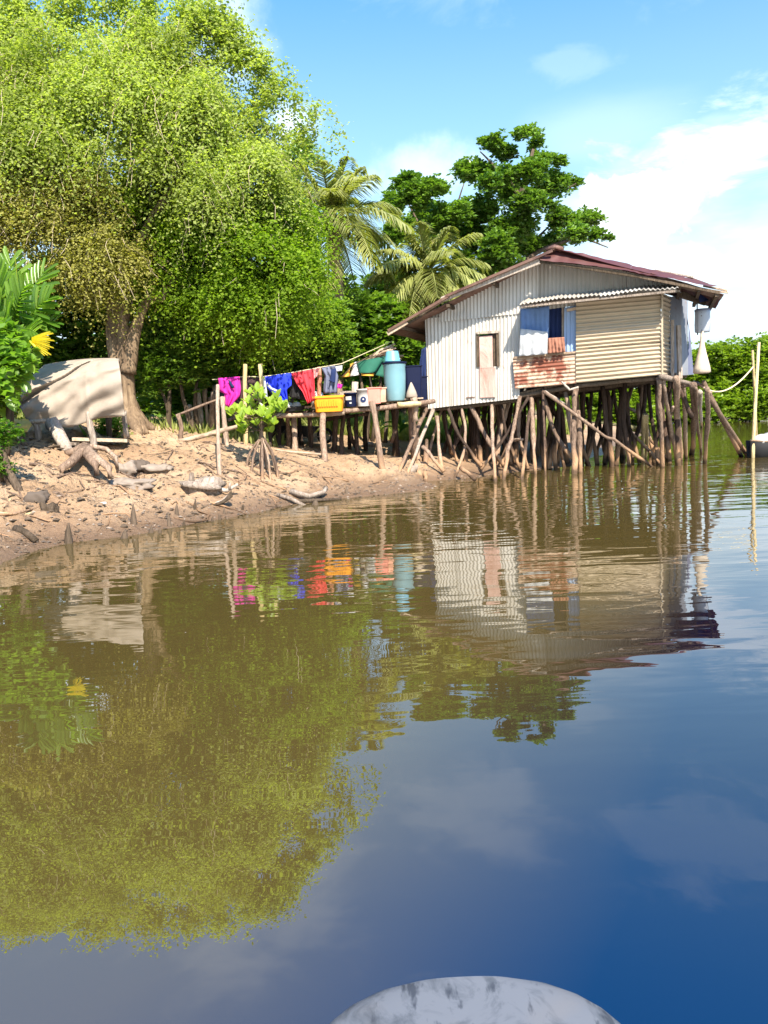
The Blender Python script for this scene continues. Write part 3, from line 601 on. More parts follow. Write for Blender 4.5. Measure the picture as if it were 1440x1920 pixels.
# rows of stilts further back under the floor
for k in (.9, 1.7, 2.5, 3.3, 4.1):
    for s in np.arange(.1, 5.0 if k < 2.6 else 4.6, .43):
        T = _a + U * (s + RNG.normal() * .1) + NI * (k + RNG.normal() * .12); zt = lerp(1.42, 1.85, s / 5)
        B = T + np.array([RNG.normal() * .17, RNG.normal() * .15, 0]); zb = max(gz(B[0], B[1]), -.2) - .35
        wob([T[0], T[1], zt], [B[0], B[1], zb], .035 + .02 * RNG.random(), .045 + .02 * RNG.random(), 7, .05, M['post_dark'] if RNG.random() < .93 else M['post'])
# ================================================================ things at the house
def edges_sheet(Lp, Rp, Yt, Yb, rip=.02, nf=5, seed=0, rows=14, cols=18, sag=0, Yl=0.0):
    """cloth between a left and a right pixel polyline, hanging at depth Yt (top) to Yb (bottom)"""
    Lp = np.array(Lp, float); Rp = np.array(Rp, float); P = np.zeros((rows + 1, cols + 1, 3))
    def at(pl, t):
        s = np.linspace(0, 1, len(pl)); return np.array([np.interp(t, s, pl[:, 0]), np.interp(t, s, pl[:, 1])])
    for i in range(rows + 1):
        t = i / rows; a = at(Lp, t); b = at(Rp, t)
        for j in range(cols + 1):
            u = j / cols; q = a * (1 - u) + b * u; q[1] += sag * 4 * u * (1 - u) * (1 - t * .3)
            y = Yt * (1 - t) + Yb * t + Yl * u + rip * (math.sin(u * nf * 6.28 + seed + 1.3 * math.sin(t * 3 + seed)) * (.25 + .75 * t) + .8 * float(fbm(np.array(u * 3.1 + seed), np.array(t * 2.3), 3, seed)))
            P[i, j] = W(q[0], q[1], y)
    return P
def cloth(name, label, cat, mat, Lp, Rp, Yt, Yb=None, parent=None, group=None, **k):
    o = G().grid(edges_sheet(Lp, Rp, Yt, Yb or Yt, **k)).make(name, mat, parent, thick=.008)
    if parent is None: tag(o, label, cat, group)
    elif label: o['label'] = label
    return o
cloth('curtain', 'pale blue curtain hanging in the left of the house window', 'curtain', M['bluecloth'], [(976, 580), (975, 628)], [(1030, 574), (1029, 645)], 15.75, rip=.03, nf=6, Yl=-.2, seed=2)
cloth('curtain', 'dark navy curtain gathered in the middle of the house window', 'curtain', M['navycloth'], [(1024, 575), (1025, 664)], [(1060, 571), (1060, 660)], 15.68, rip=.03, nf=4, Yl=-.12, seed=4)
cloth('white_cloth', 'white cloth hanging in the window below the pale blue curtain', 'cloth', M['white'], [(976, 616), (973, 668)], [(1027, 622), (1026, 664)], 15.6, rip=.025, nf=3, Yl=-.17, seed=6)
cloth('brown_cloth', 'rust brown folded cloth hanging over the right of the window sill', 'cloth', M['brownc'], [(1028, 634), (1027, 663)], [(1058, 632), (1060, 660)], 15.42, rip=.03, nf=5, Yl=-.08, seed=8)
# hanging clear jug, net and string at the right corner
j = root('plastic_jug', W(1317, 625, 15.3), 'clear plastic jug hanging from the eave at the right corner of the house', 'jug')
m, N, L, bs = newmat('clear_plastic'); bs.inputs['Base Color'].default_value = (.40, .42, .46, 1); bs.inputs['Roughness'].default_value = .15
tr = N.new('ShaderNodeBsdfTransparent'); ms = N.new('ShaderNodeMixShader'); ms.inputs[0].default_value = .8; L.new(tr.outputs[0], ms.inputs[1]); L.new(bs.outputs[0], ms.inputs[2]); L.new(ms.outputs[0], N['Material Output'].inputs[0]); M['clear'] = m
c = W(1317, 623, 15.3)
G().lathe(c, [(.13, 0), (.14, .02), (.145, .15), (.14, .32), (.145, .42), (.13, .43)], 16).make('body', M['clear'], j)
G().lathe(c + [0, 0, .41], [(.148, 0), (.15, .02), (.13, .035)], 16).make('rim', M['greyc'], j)
for t in range(7):
    zz = .03 + t * .055; G().blob(c + np.array([-.06 + .01 * math.sin(t * 2), -.11, zz]), .014, t).make('barnacle', M['stone_dark'], j)
G().tube([W(1307, 560, 15.3), W(1307.5, 600, 15.3), W(1308, 628, 15.3)], .012, 6).make('cord', M['black'], j)
g = G(); cz = W(1316, 700, 15.2); g.lathe(cz, [(.13, .0), (.165, .02), (.155, .10), (.12, .24), (.085, .38), (.05, .54), (.035, .68), (.03, .8)], 22)
o = g.make('fishing_net', plain('net', (.66, .55, .42), .95, .15, 14, trans=.25, bmp=.8), None); tag(o, 'cream fishing net gathered into a cone hanging under the clear jug', 'fishing net')
# leaning bamboo poles, mooring poles, rope, boat
for i, (pts, lab) in enumerate([([(1319, 716, 15.3), (1347, 772, 16.2), (1383, 842, 17.2)], 'left pole of the two leaning from the house corner into the river'),
                                ([(1326, 738, 15.3), (1352, 780, 16.2), (1392, 840, 17.3)], 'right pole of the two leaning from the house corner into the river')]):
    P = [W(*q) for q in pts]; P.append(P[-1] + (P[-1] - P[-2]) * .25)
    o = G().tube(P, [.045, .05, .052, .05], 8, .06).make('leaning_pole', M['post'], None); tag(o, lab, 'pole', 'poles leaning against the house')
P = [W(1423, 642, 17), W(1417, 740, 16.9), W(1412, 838, 16.8)]; P.append(P[-1] + [0, 0, -.5]); o = G().tube(P, [.03, .036, .04, .04], 8, .03).make('mooring_pole', M['bamboo'], None); tag(o, 'taller bamboo mooring pole standing in the river by the small boat', 'pole', 'mooring poles')
P = [W(1411, 657, 16.6), W(1415, 740, 17.0), W(1418, 822, 17.4)]; P.append(P[-1] + [0, 0, -.5]); o = G().tube(P, [.024, .028, .032, .03], 8, .03).make('mooring_pole', M['bamboo'], None); tag(o, 'shorter bamboo mooring pole crossing the taller one, with the rope tied to it', 'pole', 'mooring poles')
A = W(1322, 728, 15.4); B = W(1412, 688, 16.7); P = []
for t in np.linspace(0, 1, 16):
    q = lerp(A, B, t); q[2] -= .42 * 4 * t * (1 - t) * (1 - .25 * t) * .62; P.append(q)
tag(G().tube(P, .016, 6).make('rope', M['rope'], None), 'yellow rope sagging from the house corner to the bamboo mooring pole', 'rope')
bt = root('small_boat', W(1450, 838, 16.9) * [1, 1, 0], 'dark narrow boat with pale sacks moored at the right edge', 'boat')
c = W(1450, 838, 16.9); g = G(); n = 14; P = np.zeros((n, 7, 3))
for i in range(n):
    t = i / (n - 1); w = .34 * math.sin(math.pi * min(1, t * .9 + .05)) ** .6; x = -.55 + t * 3.4
    for jj, a in enumerate(np.linspace(-1, 1, 7)): P[i, jj] = [c[0] + x, c[1] + w * a, .28 + .1 * (1 - t) ** 3 - .40 * (1 - abs(a) ** 2.2)]
g.grid(P); g.make('hull', M['black'], bt, thick=.03)
G().tube([P[i, 0] for i in range(n)], .02, 6).make('rail', M['grey_wood'], bt)
for k, (x, y, z) in enumerate([(.0, 0, .36), (.28, .05, .42)]): G().blob([c[0] + x - .25, c[1] + y, z], [.2, .17, .13], k, .3, 14).make('sack', M['whitep'], bt)

# ================================================================ jetty deck, clothes line
jetty = root('jetty', GP(650, 875), 'rough wooden jetty of poles and planks running left from the house', 'jetty')
def jp(px, py, Y): return W(px, py, Y)
def jpost(tx, ty, bx, by_, Y, r, mat='post', name='post', parent=jetty, dz=.3):
    T = W(tx, ty, Y); B = GP(bx, by_); B = W(bx, by_, min(max(B[1], Y - 1.0), Y + .5)); zb = gz(B[0], B[1]); E = B + (B - T) / np.linalg.norm(B - T) * max(dz, 0) ; E[2] = min(E[2], zb - .1)
    return wob(T, E, r, r * 1.1, 7, .02, M[mat], name, parent)
Yj = 14.9
deckL, deckM, deckR = W(527, 776, Yj), W(642, 770, Yj), W(800, 752, Yj + .6)
wob(W(440, 781, Yj), W(646, 774, Yj - .05), .05, .045, 8, .01, M['plank'], 'beam', jetty)
wob(W(640, 771, Yj - .05), W(815, 752, Yj + .5), .05, .05, 10, .01, M['post'], 'beam', jetty)
for dy in (.9, 1.8): wob(W(500, 776, Yj) + [0, dy, -.03], W(805, 755, Yj + .4) + [0, dy, -.03], .05, .05, 8, .01, M['post_dark'], 'beam', jetty)
for i, s in enumerate(np.arange(.0, 1.0, .040)):
    p = lerp(W(445, 777, Yj), W(800, 750, Yj + .5), s) + [RNG.normal() * .01, -.06 + RNG.normal() * .03, .045]; q = p + np.array([.03 * RNG.normal(), 2.05 + RNG.normal() * .06, 0])
    G().bar(p, q, .135 + .02 * RNG.normal(), .028).make('plank', M['plank'], jetty, False)
wob(W(746, 759, Yj - .1), W(788, 757, Yj + .1), .055, .05, 5, .005, M['bamboo'], 'beam', jetty)
for a in [(606, 772, 605, 868, 14.7, .055), (697, 752, 715, 880, 14.3, .05), (549, 775, 555, 846, 15.4, .055), (770, 738, 778, 832, 15.2, .075), (537, 740, 538, 792, 15, .045),
          (460, 683, 459, 836, 14.0, .036), (488, 683, 492, 835, 13.95, .036), (408, 722, 411, 892, 12.4, .03), (417, 745, 428, 838, 13.8, .042), (400, 735, 402, 800, 15, .05)]:
    mt = 'bamboo' if a[0] in (460, 488) else 'post'; o = jpost(*a, mat=mt)
for (tx, bx, Y, by_) in [(580, 580, 16, 842), (630, 628, 15.8, 848), (645, 640, 16, 850), (668, 670, 16.2, 852), (735, 738, 16, 852), (742, 748, 15.6, 856), (652, 655, 16.8, 840), (560, 566, 16.8, 838), (690, 688, 16.9, 840), (525, 522, 16, 838), (508, 505, 15.6, 840), (515, 512, 16.8, 836)]:
    jpost(tx, 776 if tx < 690 else 764, bx, by_, Y, .038 + .015 * RNG.random(), 'post_dark')
for a, b_ in [((600, 790, 16.5), (690, 776, 16.2)), ((655, 800, 16), (672, 850, 16.2)), ((745, 770, 15.8), (734, 830, 15.8))]:
    wob(W(*a), W(*b_), .04, .04, 6, .03, M['post_dark'], 'brace', jetty)
# gangway
wob(W(330, 828, 13.3), W(456, 797, 13.7), .042, .042, 8, .008, M['plank'], 'gangway_rail', jetty); wob(W(336, 777, 13.9), W(422, 744, 14.3), .022, .022, 6, .01, M['post'], 'handrail', jetty); wob(W(428, 788, 14.4), W(500, 762, 14.8), .03, .03, 6, .01, M['post'], 'handrail', jetty)
jpost(333, 776, 341, 826, 13.7, .035)
# fence of sticks behind
fence = root('stick_fence', GP(380, 800), 'row of upright grey sticks standing behind the gangway', 'fence')
for i, (x, y0) in enumerate([(366, 730), (372, 729), (385, 727), (402, 722), (392, 745), (356, 760), (350, 762)]):
    wob(W(x, y0, 15.6), W(x + 6, 800, 15.6), .04, .045, 6, .02, M['grey_wood'] if i % 2 else M['post'], 'stick', fence)
# clothes line
LN = [(398, 712, 14.15), (459, 706, 14.25), (490, 706.5, 14.25), (545, 699, 14.5), (600, 689, 14.8), (640, 682, 15.1), (735, 640, 16.6)]
tag(G().tube([W(*q) for q in LN], .008, 5).make('clothes_line', M['rope'], None), 'thin cord strung over the jetty with washing on it', 'cord')
gl = 'washing on the line over the jetty'
wob(W(598, 688, 14.95), W(599, 770, 15.1), .045, .05, 8, .02, woodmat('reddish_post', (.42, .16, .09), (.6, .28, .17), (.7, .4, .27), 5, wet=False), 'post', jetty)
pk = cloth('shirt', 'magenta shirt hanging at the left end of the clothes line', 'shirt', M['magenta'], [(409, 709), (411, 733), (420, 738), (423, 760)], [(449, 706), (452, 728), (449, 744), (430, 764)], 14.15, group=gl, rip=.035, nf=3, seed=1)
cloth('stripe', None, None, M['navycloth'], [(427, 712), (434, 728)], [(431, 713), (440, 726)], 14.07, parent=pk, rip=.01, nf=1, rows=4, cols=3)
cloth('dark_cloth', 'dark brown cloth hanging between the two bamboo poles of the line', 'cloth', M['darkbrown'], [(450, 707), (449, 748)], [(488, 707), (489, 752)], 14.28, group=gl, rip=.03, nf=4, seed=3)
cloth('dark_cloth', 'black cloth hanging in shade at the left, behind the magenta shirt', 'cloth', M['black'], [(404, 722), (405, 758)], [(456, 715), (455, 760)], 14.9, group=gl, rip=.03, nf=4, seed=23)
cloth('white_cloth', 'narrow white strip of cloth hanging beside the blue shirt', 'cloth', M['white'], [(489, 707), (491, 748)], [(497, 707), (502, 745)], 14.2, group=gl, rip=.015, nf=1, seed=5)
bl = cloth('shirt', 'bright blue shirt with a white curved stripe on the clothes line', 'shirt', M['blue'], [(494, 706), (500, 728), (520, 748), (537, 756)], [(546, 699), (547, 722), (538, 730), (539, 752)], 14.35, group=gl, rip=.04, nf=3, seed=7)
tag(bl, None); cloth('stripe', None, None, M['white'], [(499, 722), (508, 731), (520, 735)], [(501, 717), (509, 726), (521, 732)], 14.24, parent=bl, rip=.004, nf=1, rows=8, cols=2)
cloth('dark_cloth', 'black cloth hanging between the blue and the red shirts', 'cloth', M['black'], [(543, 700), (543, 745)], [(575, 695), (578, 752)], 14.75, group=gl, rip=.03, nf=3, seed=9)
cloth('shirt', 'red shirt hanging in folds left of the grey shorts on the clothes line', 'shirt', M['redc'], [(545, 699), (556, 720), (568, 735), (577, 757)], [(587, 692), (589, 712), (590, 735), (589, 751)], 14.6, group=gl, rip=.05, nf=4, seed=11)
cloth('pink_cloth', 'small salmon pink cloth draped over the line at the reddish post', 'cloth', M['pinkc'], [(586, 692), (587, 712)], [(600, 689), (594, 706)], 14.72, group=gl, rip=.02, nf=2, seed=13)
sh = cloth('shorts', 'dark grey shorts with a navy pocket hanging right of the reddish post', 'shorts', M['greyc'], [(603, 690), (608, 706), (606, 738)], [(628, 685), (634, 705), (632, 738)], 14.8, group=gl, rip=.04, nf=3, seed=15)
cloth('pocket', None, None, M['navycloth'], [(621, 693), (619, 711), (616, 714)], [(630, 690), (629, 714), (628, 718)], 14.68, parent=sh, rip=.01, nf=1, rows=5, cols=4)
cloth('white_cloth', 'small round white cloth at the right end of the clothes line', 'cloth', M['white'], [(629, 687), (630, 697)], [(642, 685), (641, 695)], 14.9, group=gl, rip=.02, nf=1, seed=17, rows=8, cols=8)
cloth('rag', 'small pink rag hanging below the white cloth', 'rag', M['magenta'], [(628, 718), (630, 727)], [(642, 721), (640, 729)], 14.85, group=gl, rip=.03, nf=2, seed=19, rows=8, cols=8)

# containers on the deck
def tub(name, label, cat, cx, by_, Y, w0, w1, h, d, mat, rim=True, group=None, lip=.02, inner=None):
    c = W(cx, by_, Y); r = root(name, c, label, cat, group); g = G(); out = []
    prof = [(w0, 0), (w1, h)]
    def ring(w, dd, z, rc=.18):
        pts = []
        for sx, sy in ((1, 1), (-1, 1), (-1, -1), (1, -1)):
            a0 = math.atan2(sy, sx) - math.pi / 4
            for k in range(4):
                a = a0 + k * math.pi / 6; rr = min(w, dd) * rc
                pts.append(c + np.array([sx * (w / 2 - rr) + rr * math.cos(a), sy * (dd / 2 - rr) + rr * math.sin(a), z]))
        return pts
    rings = [ring(w0, d * w0 / w1, 0), ring(w0 * 1.01, d * w0 / w1 * 1.01, .01), ring(lerp(w0, w1, .5), d * .97, h * .5), ring(w1, d, h - lip), ring(w1 + .03, d + .03, h - lip), ring(w1 + .03, d + .03, h), ring(w1 - .02, d - .02, h), ring(w0 - .03, d * w0 / w1 - .03, .03)]
    n = len(rings[0]); V = [p for q in rings for p in q]
    F = [[i * n + k, i * n + (k + 1) % n, (i + 1) * n + (k + 1) % n, (i + 1) * n + k] for i in range(len(rings) - 1) for k in range(n)] + [list(range(n))[::-1], [(len(rings) - 1) * n + k for k in range(n)]]
    g.add(V, F); g.make('body', mat, r, smooth=False); return r, c
t, c = tub('washing_tub', 'bright orange plastic tub sitting at the edge of the jetty', 'tub', 618, 772, 14.8, .50, .58, .30, .42, M['orange'])
for i in range(9): G().bar(c + [-.2 + i * .045, -.215, .10], c + [-.2 + i * .045, -.222, .20 + .03 * (i % 2)], .03, .012).make('relief', M['orange'], t, False)
G().bar(c + [-.29, -.22, .275], c + [.29, -.22, .275], .02, .03).make('rim', M['orange'], t, False)
def pail(name, label, cx, by_, Y, r0, r1, h, mat, cat='bucket', rim=None, seg=20):
    c = W(cx, by_, Y); r = root(name, c, label, cat); G().lathe(c, [(r0, 0), (r0 * 1.02, .01), (lerp(r0, r1, .5), h * .5), (r1, h - .03), (r1 * 1.05, h - .03), (r1 * 1.05, h), (r1 * .93, h), (r0 * .9, .03)], seg).make('body', mat, r); return r, c
t, c = pail('paint_bucket', 'dark navy paint bucket with a white label beside the orange tub', 658, 763, 14.95, .11, .12, .27, M['navy'])
G().grid([[c + [x, -math.sqrt(.122 ** 2 - x * x) - .003, z] for x in (-.09, -.05, -.01, .02)] for z in (.2, .13)]).make('label_print', M['whitep'], t)
G().grid([[c + [x, -math.sqrt(.122 ** 2 - x * x) - .003, z] for x in (-.02, -.0, .02)] for z in (.09, .06)]).make('label_print', M['whitep'], t)
t, c = pail('paint_bucket', 'white bucket with a round blue emblem next to the salmon tub', 682, 762, 14.95, .115, .125, .33, M['whitep'])
ring = []
for rr in (.0, .055):
    ring.append([c + [rr * math.cos(a), 0, .13 + rr * math.sin(a)] for a in np.linspace(0, 2 * math.pi, 21)])
def proj(q, R=.124): x = q[0] - c[0]; return np.array([q[0], c[1] - math.sqrt(max(R * R - x * x, 0)) - .004, q[2]])
g = G(); g.grid([[proj(q) for q in row] for row in ring]); g.make('emblem', M['navycloth'], t)
g = G(); g.grid([[proj(c + np.array([rr * math.cos(a), 0, .135 + rr * .9 * math.sin(a)]), .127) for a in np.linspace(0, 2 * math.pi, 13)] for rr in (0, .018)]); g.make('emblem_centre', M['whitep'], t)
tub('plastic_bin', 'salmon pink plastic bin beside the white bucket', 'bin', 702, 757, 15.0, .25, .28, .31, .3, M['salmon'])
tub('plastic_bin', 'smaller faded orange bin wedged between salmon bin and blue drum', 'bin', 718, 754, 15.15, .11, .14, .28, .26, plain('faded_orange', (.72, .36, .24), .6, .15))
t = root('water_drum', W(742, 752, 15.3), 'large pale blue water drum standing on the jetty', 'drum'); c = W(742, 752, 15.3)
G().lathe(c, [(.175, 0), (.185, .02), (.205, .25), (.215, .5), (.215, .66), (.225, .69), (.228, .74), (.205, .745), (.2, .70)], 28).make('body', M['aqua'], t)
G().lathe(c + [0, 0, .715], [(.232, 0), (.245, .01), (.245, .035), (.22, .04)], 28).make('rim', M['navy'], t)
t = root('bucket', c + [-.02, 0, .76], 'teal bucket upside down on top of the pale blue drum', 'bucket')
G().lathe(c + [-.03, 0, .76], [(.155, 0), (.16, .02), (.15, .03), (.12, .20), (.115, .205)], 24).make('body', M['aqua2'], t)
t, c = tub('navy_drum', 'dark navy plastic drum between pale blue drum and house wall', 'drum', 776, 752, 15.7, .30, .36, .70, .34, M['navy'])
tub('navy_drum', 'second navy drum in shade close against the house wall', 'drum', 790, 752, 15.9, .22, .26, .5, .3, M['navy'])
cloth('dark_cloth', 'navy cloth hanging down the left corner of the house', 'cloth', M['navycloth'], [(791, 655), (787, 680), (786, 704), (792, 722)], [(799, 650), (799, 680), (799, 708), (799, 726)], 16.2, rip=.03, nf=2, seed=31)
c = W(772, 746, 15.1); tag(G().lathe(c, [(.10, 0), (.115, .03), (.09, .12), (.04, .24), (.01, .30)], 14, 1, .8).make('sack', M['tarp'], None), 'cream pointed sack standing on a post stump by the navy drum', 'sack')
t, c = tub('wash_basin', 'low dark basin on the jetty under the black cloth', 'basin', 548, 771, 15.1, .42, .48, .09, .4, M['black'])
for i, (x, lab) in enumerate([(540, 'larger white bowl upturned in the dark basin'), (556, 'smaller white bowl upturned in the dark basin')]):
    c = W(x, 765, 15.0); tag(G().lathe(c, [(.13 - .03 * i, 0), (.12 - .03 * i, .05), (.07, .10), (.02, .12)], 16).make('bowl', M['whitep'], None), lab, 'bowl', 'bowls in the dark basin')
c = W(595, 742, 15.2); tag(G().lathe(c - [0, 0, .25], [(.13, 0), (.14, .2), (.11, .30), (.05, .34)], 16).make('container', M['whitep'], None), 'cream container standing behind the orange tub under the grey shorts', 'container')
c = W(651, 738, 15.6); tag(G().lathe(c - [0, 0, .25], [(.2, 0), (.22, .2), (.2, .26), (.1, .30)], 16).make('cooking_pot', M['grey_wood'], None), 'dull metal pot behind the navy paint bucket', 'pot')
tag(G().tube([W(664, 765, 15.7), W(665, 740, 15.7), W(666, 716, 15.7)], [.07, .07, .065], 10).make('stub_post', M['grey_wood'], None), 'short pale grey post standing behind the buckets', 'post')
wob(W(775, 745, 15.05), W(779, 790, 15.1), .07, .06, 5, .01, M['post'], 'post', jetty)

# umbrella lying over the line and the bundle of sticks
um = root('umbrella', W(690, 735, 16.0), 'tilted parasol with orange, white and dark green panels behind the buckets', 'umbrella')
def panel(pts, mat, Y=15.9, bulge=.12, lab=None):
    a, b_, c_, d_ = pts; P = np.zeros((9, 9, 3))
    for i in range(9):
        for k in range(9):
            s, t_ = i / 8, k / 8; x = (a[0] * (1 - s) + b_[0] * s) * (1 - t_) + (d_[0] * (1 - s) + c_[0] * s) * t_; y = (a[1] * (1 - s) + b_[1] * s) * (1 - t_) + (d_[1] * (1 - s) + c_[1] * s) * t_
            P[i, k] = W(x, y, Y - bulge * math.sin(math.pi * s) + .25 * (1 - t_))
    o = G().grid(P).make('panel', mat, um, thick=.006)
    if lab: o['label'] = lab
panel([(664, 680), (656, 683), (656, 706), (640, 707)], M['yellowc'], lab='orange panel'); panel([(668, 678), (664, 680), (655, 706), (674, 703)], M['white'], lab='white panel')
panel([(722, 668), (668, 678), (674, 700), (703, 699)], M['greenc'], 15.85, lab='dark green panel'); panel([(703, 696), (676, 697), (678, 704), (700, 705)], M['yellowc'], 15.8, lab='pale yellow hem')
panel([(740, 668), (720, 669), (700, 702), (722, 708)], M['greenc'], 16.0, .05)
G().tube([W(690, 690, 16.1), W(700, 740, 16.1)], .015, 6).make('pole', M['grey_wood'], um)
G().tube([W(642, 706, 15.75), W(662, 684, 15.9), W(690, 670, 16), W(722, 664, 16)], .012, 5).make('rib', M['bark_dark'], um)
st = root('stick_bundle', W(722, 690, 16.6), 'pile of brown sticks stacked on top of the parasol', 'firewood')
for i in range(46):
    t = RNG.random(); a = W(684 + 22 * t + RNG.normal() * 3, 682 - 14 * t + RNG.normal() * 2.5, 16.3 + RNG.random() * .5); b_ = W(752 + RNG.normal() * 5 - 25 * t, 672 + RNG.normal() * 4 - 24 * t, 16.3 + RNG.random() * .5)
    q = lerp(a, b_, .5) + [0, 0, .05]; G().tube([a, q, b_], .016 + .006 * RNG.random(), 5).make('stick', M['plank'] if i % 3 else M['post'], st)
# wheelbarrow under the jetty
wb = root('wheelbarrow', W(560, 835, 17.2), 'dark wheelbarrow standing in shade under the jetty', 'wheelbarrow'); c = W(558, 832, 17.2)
g = G(); g.add([c + np.array(q) for q in [(-.45, -.25, .42), (.5, -.25, .36), (.25, -.15, .12), (-.2, -.15, .12), (-.45, .3, .42), (.5, .3, .36), (.25, .2, .12), (-.2, .2, .12)]], [[0, 3, 2, 1], [4, 5, 6, 7], [0, 4, 7, 3], [1, 2, 6, 5], [3, 7, 6, 2]])
g.make('tray', M['black'], wb, False, thick=.015)
P = [c + [.62, 0, .0] + np.array([.15 * math.cos(a), .0, .15 + .15 * math.sin(a)]) for a in np.linspace(0, 2 * math.pi, 17)]; G().tube(P, .035, 6).make('wheel', M['black'], wb)
for y in (-.2, .25): G().tube([c + [.62, y * .3, .14], c + [0, y, .14], c + [-.9, y, .42]], .018, 5).make('handle', M['grey_wood'], wb); G().tube([c + [-.25, y, .14], c + [-.3, y, -.05]], .02, 5).make('leg', M['grey_wood'], wb)

# ================================================================ tarp shelter at left
sh = root('work_bench', W(150, 845, 12), 'rough bench of poles and planks standing under the canvas cover', 'bench')
for (tx, ty, bx, by_, Y, r, mt) in [(166, 772, 176, 852, 12, .05, 'grey_wood'), (233, 770, 238, 820, 12.4, .045, 'grey_wood'), (64, 790, 72, 838, 12, .05, 'grey_wood'), (205, 690, 206, 830, 12.9, .05, 'bark_dark'), (90, 790, 95, 836, 12.8, .05, 'bark_dark')]:
    wob(W(tx, ty, Y), W(bx, by_, Y), r, r, 6, .015, M[mt], 'post', sh)
G().bar(W(138, 823, 12.2), W(240, 826, 12.4), .35, .05).make('plank', M['plank'], sh, False); G().bar(W(40, 830, 12.1), W(150, 832, 12.1), .3, .04).make('plank', M['grey_wood'], sh, False)
wob(W(40, 792, 11.95), W(236, 776, 12.2), .035, .035, 8, .005, M['grey_wood'], 'rail', sh); wob(W(84, 690, 12.8), W(224, 676, 12.9), .035, .035, 8, .005, M['grey_wood'], 'rail', sh)
P = np.zeros((41, 61, 3))
Lx = np.array([(84, 684), (60, 706), (34, 735), (36, 762), (50, 791)], float); Rx = np.array([(218, 672), (222, 676), (226, 700), (230, 740), (234, 777)], float)
for i in range(41):
    t = i / 40; s = np.linspace(0, 1, 5); a = np.array([np.interp(t, s, Lx[:, 0]), np.interp(t, s, Lx[:, 1])]); b_ = np.array([np.interp(t, s, Rx[:, 0]), np.interp(t, s, Rx[:, 1])])
    for k in range(61):
        u = k / 60; q = a * (1 - u) + b_ * u; q[1] += 11 * math.sin(math.pi * u) * t * t - 5 * math.sin(u * 9 + 1) * t ** 3 + (-4 * math.sin(u * 3.14)) * (1 - t)
        edge = .38 + .12 * (1 - u)
        y = 12.0 + .85 * max(0, (edge - t) / edge) + .05 * fbm(np.array(u * 2.2 + t * 1.6), np.array(t * 2.6 - u * .7), 3, 4)
        # folds running down from the right top towards the left foot
        w = (t - .25) * 1.0 + (u - .5) * .85 + .03 * math.sin(u * 11)
        y += .12 * math.exp(-((w - .05) / .05) ** 2) * (u < .66) - .09 * math.exp(-((w + .03) / .045) ** 2) * (u < .7)
        y += .035 * math.sin(w * 26 + 2 * math.sin(u * 4)) * (.3 + .7 * t)
        y += .13 * math.exp(-((u - .74) / .05) ** 2) * math.exp(-((t - .32) / .12) ** 2) - .02 * math.exp(-((u - .66) / .015) ** 2) * (t > .35)
        P[i, k] = W(q[0], q[1], float(y))
tag(G().grid(P).make('canvas_cover', M['tarp'], None, thick=.012), 'beige canvas sheet draped over the bench in front of the big trunk', 'tarpaulin')
P = edges_sheet([(-30, 783), (-30, 800), (-20, 812)], [(52, 786), (60, 796), (50, 810)], 11.9, 11.7, rip=.06, nf=2, seed=3)
tag(G().grid(P).make('yellow_sheet', plain('sheet_yellow', (.52, .36, .10), .8, .2), None, thick=.02), 'rolled dull yellow sheet lying left of the canvas covered bench', 'sheet')
def logt(name, label, cat, pts, rad, mat, group=None, seg=9, wobv=.08):
    return tag(G().tube([W(*p) for p in pts], rad, seg, wobv).make(name, M[mat], None), label, cat, group)
logt('log', 'thick pale log slanting down under the canvas cover', 'log', [(98, 790, 12), (108, 812, 11.9), (122, 836, 11.7), (130, 852, 11.6)], [.10, .10, .09, .07], 'driftwood')
rt = root('tree_stump', W(160, 862, 11.4), 'spreading brown root stump on the bank below the covered bench', 'stump')
for pts, r in [([(160, 838, 11.5), (150, 850, 11.3), (135, 866, 11.0), (115, 878, 10.8)], .085), ([(160, 838, 11.5), (175, 838, 11.5), (200, 842, 11.6), (218, 858, 11.4)], .05), ([(160, 838, 11.5), (165, 855, 11.2), (180, 872, 10.9)], .08), ([(160, 838, 11.5), (140, 848, 11.4), (122, 850, 11.5)], .08), ([(162, 840, 11.5), (170, 850, 11.2), (205, 878, 10.8)], .07)]:
    Q = [W(*p) for p in pts]; Q.append(Q[-1] - np.array([0, 0, .15])); G().tube(Q, np.linspace(r, r * .5, len(Q)), 9, .08).make('root', M['post'], rt)
for i in range(9):
    x, y = 40 + RNG.random() * 100, 838 + RNG.random() * 22; p = W(x, y, 11.6); q = p + np.array([RNG.normal() * .25, RNG.normal() * .1, .04 * RNG.normal()]); 
    tag(wob(p, q, .02, .015, 5, .03, M['bark_dark'], 'stick', None), 'dark stick in the shaded heap under the covered bench', 'stick', 'sticks heaped under the bench')

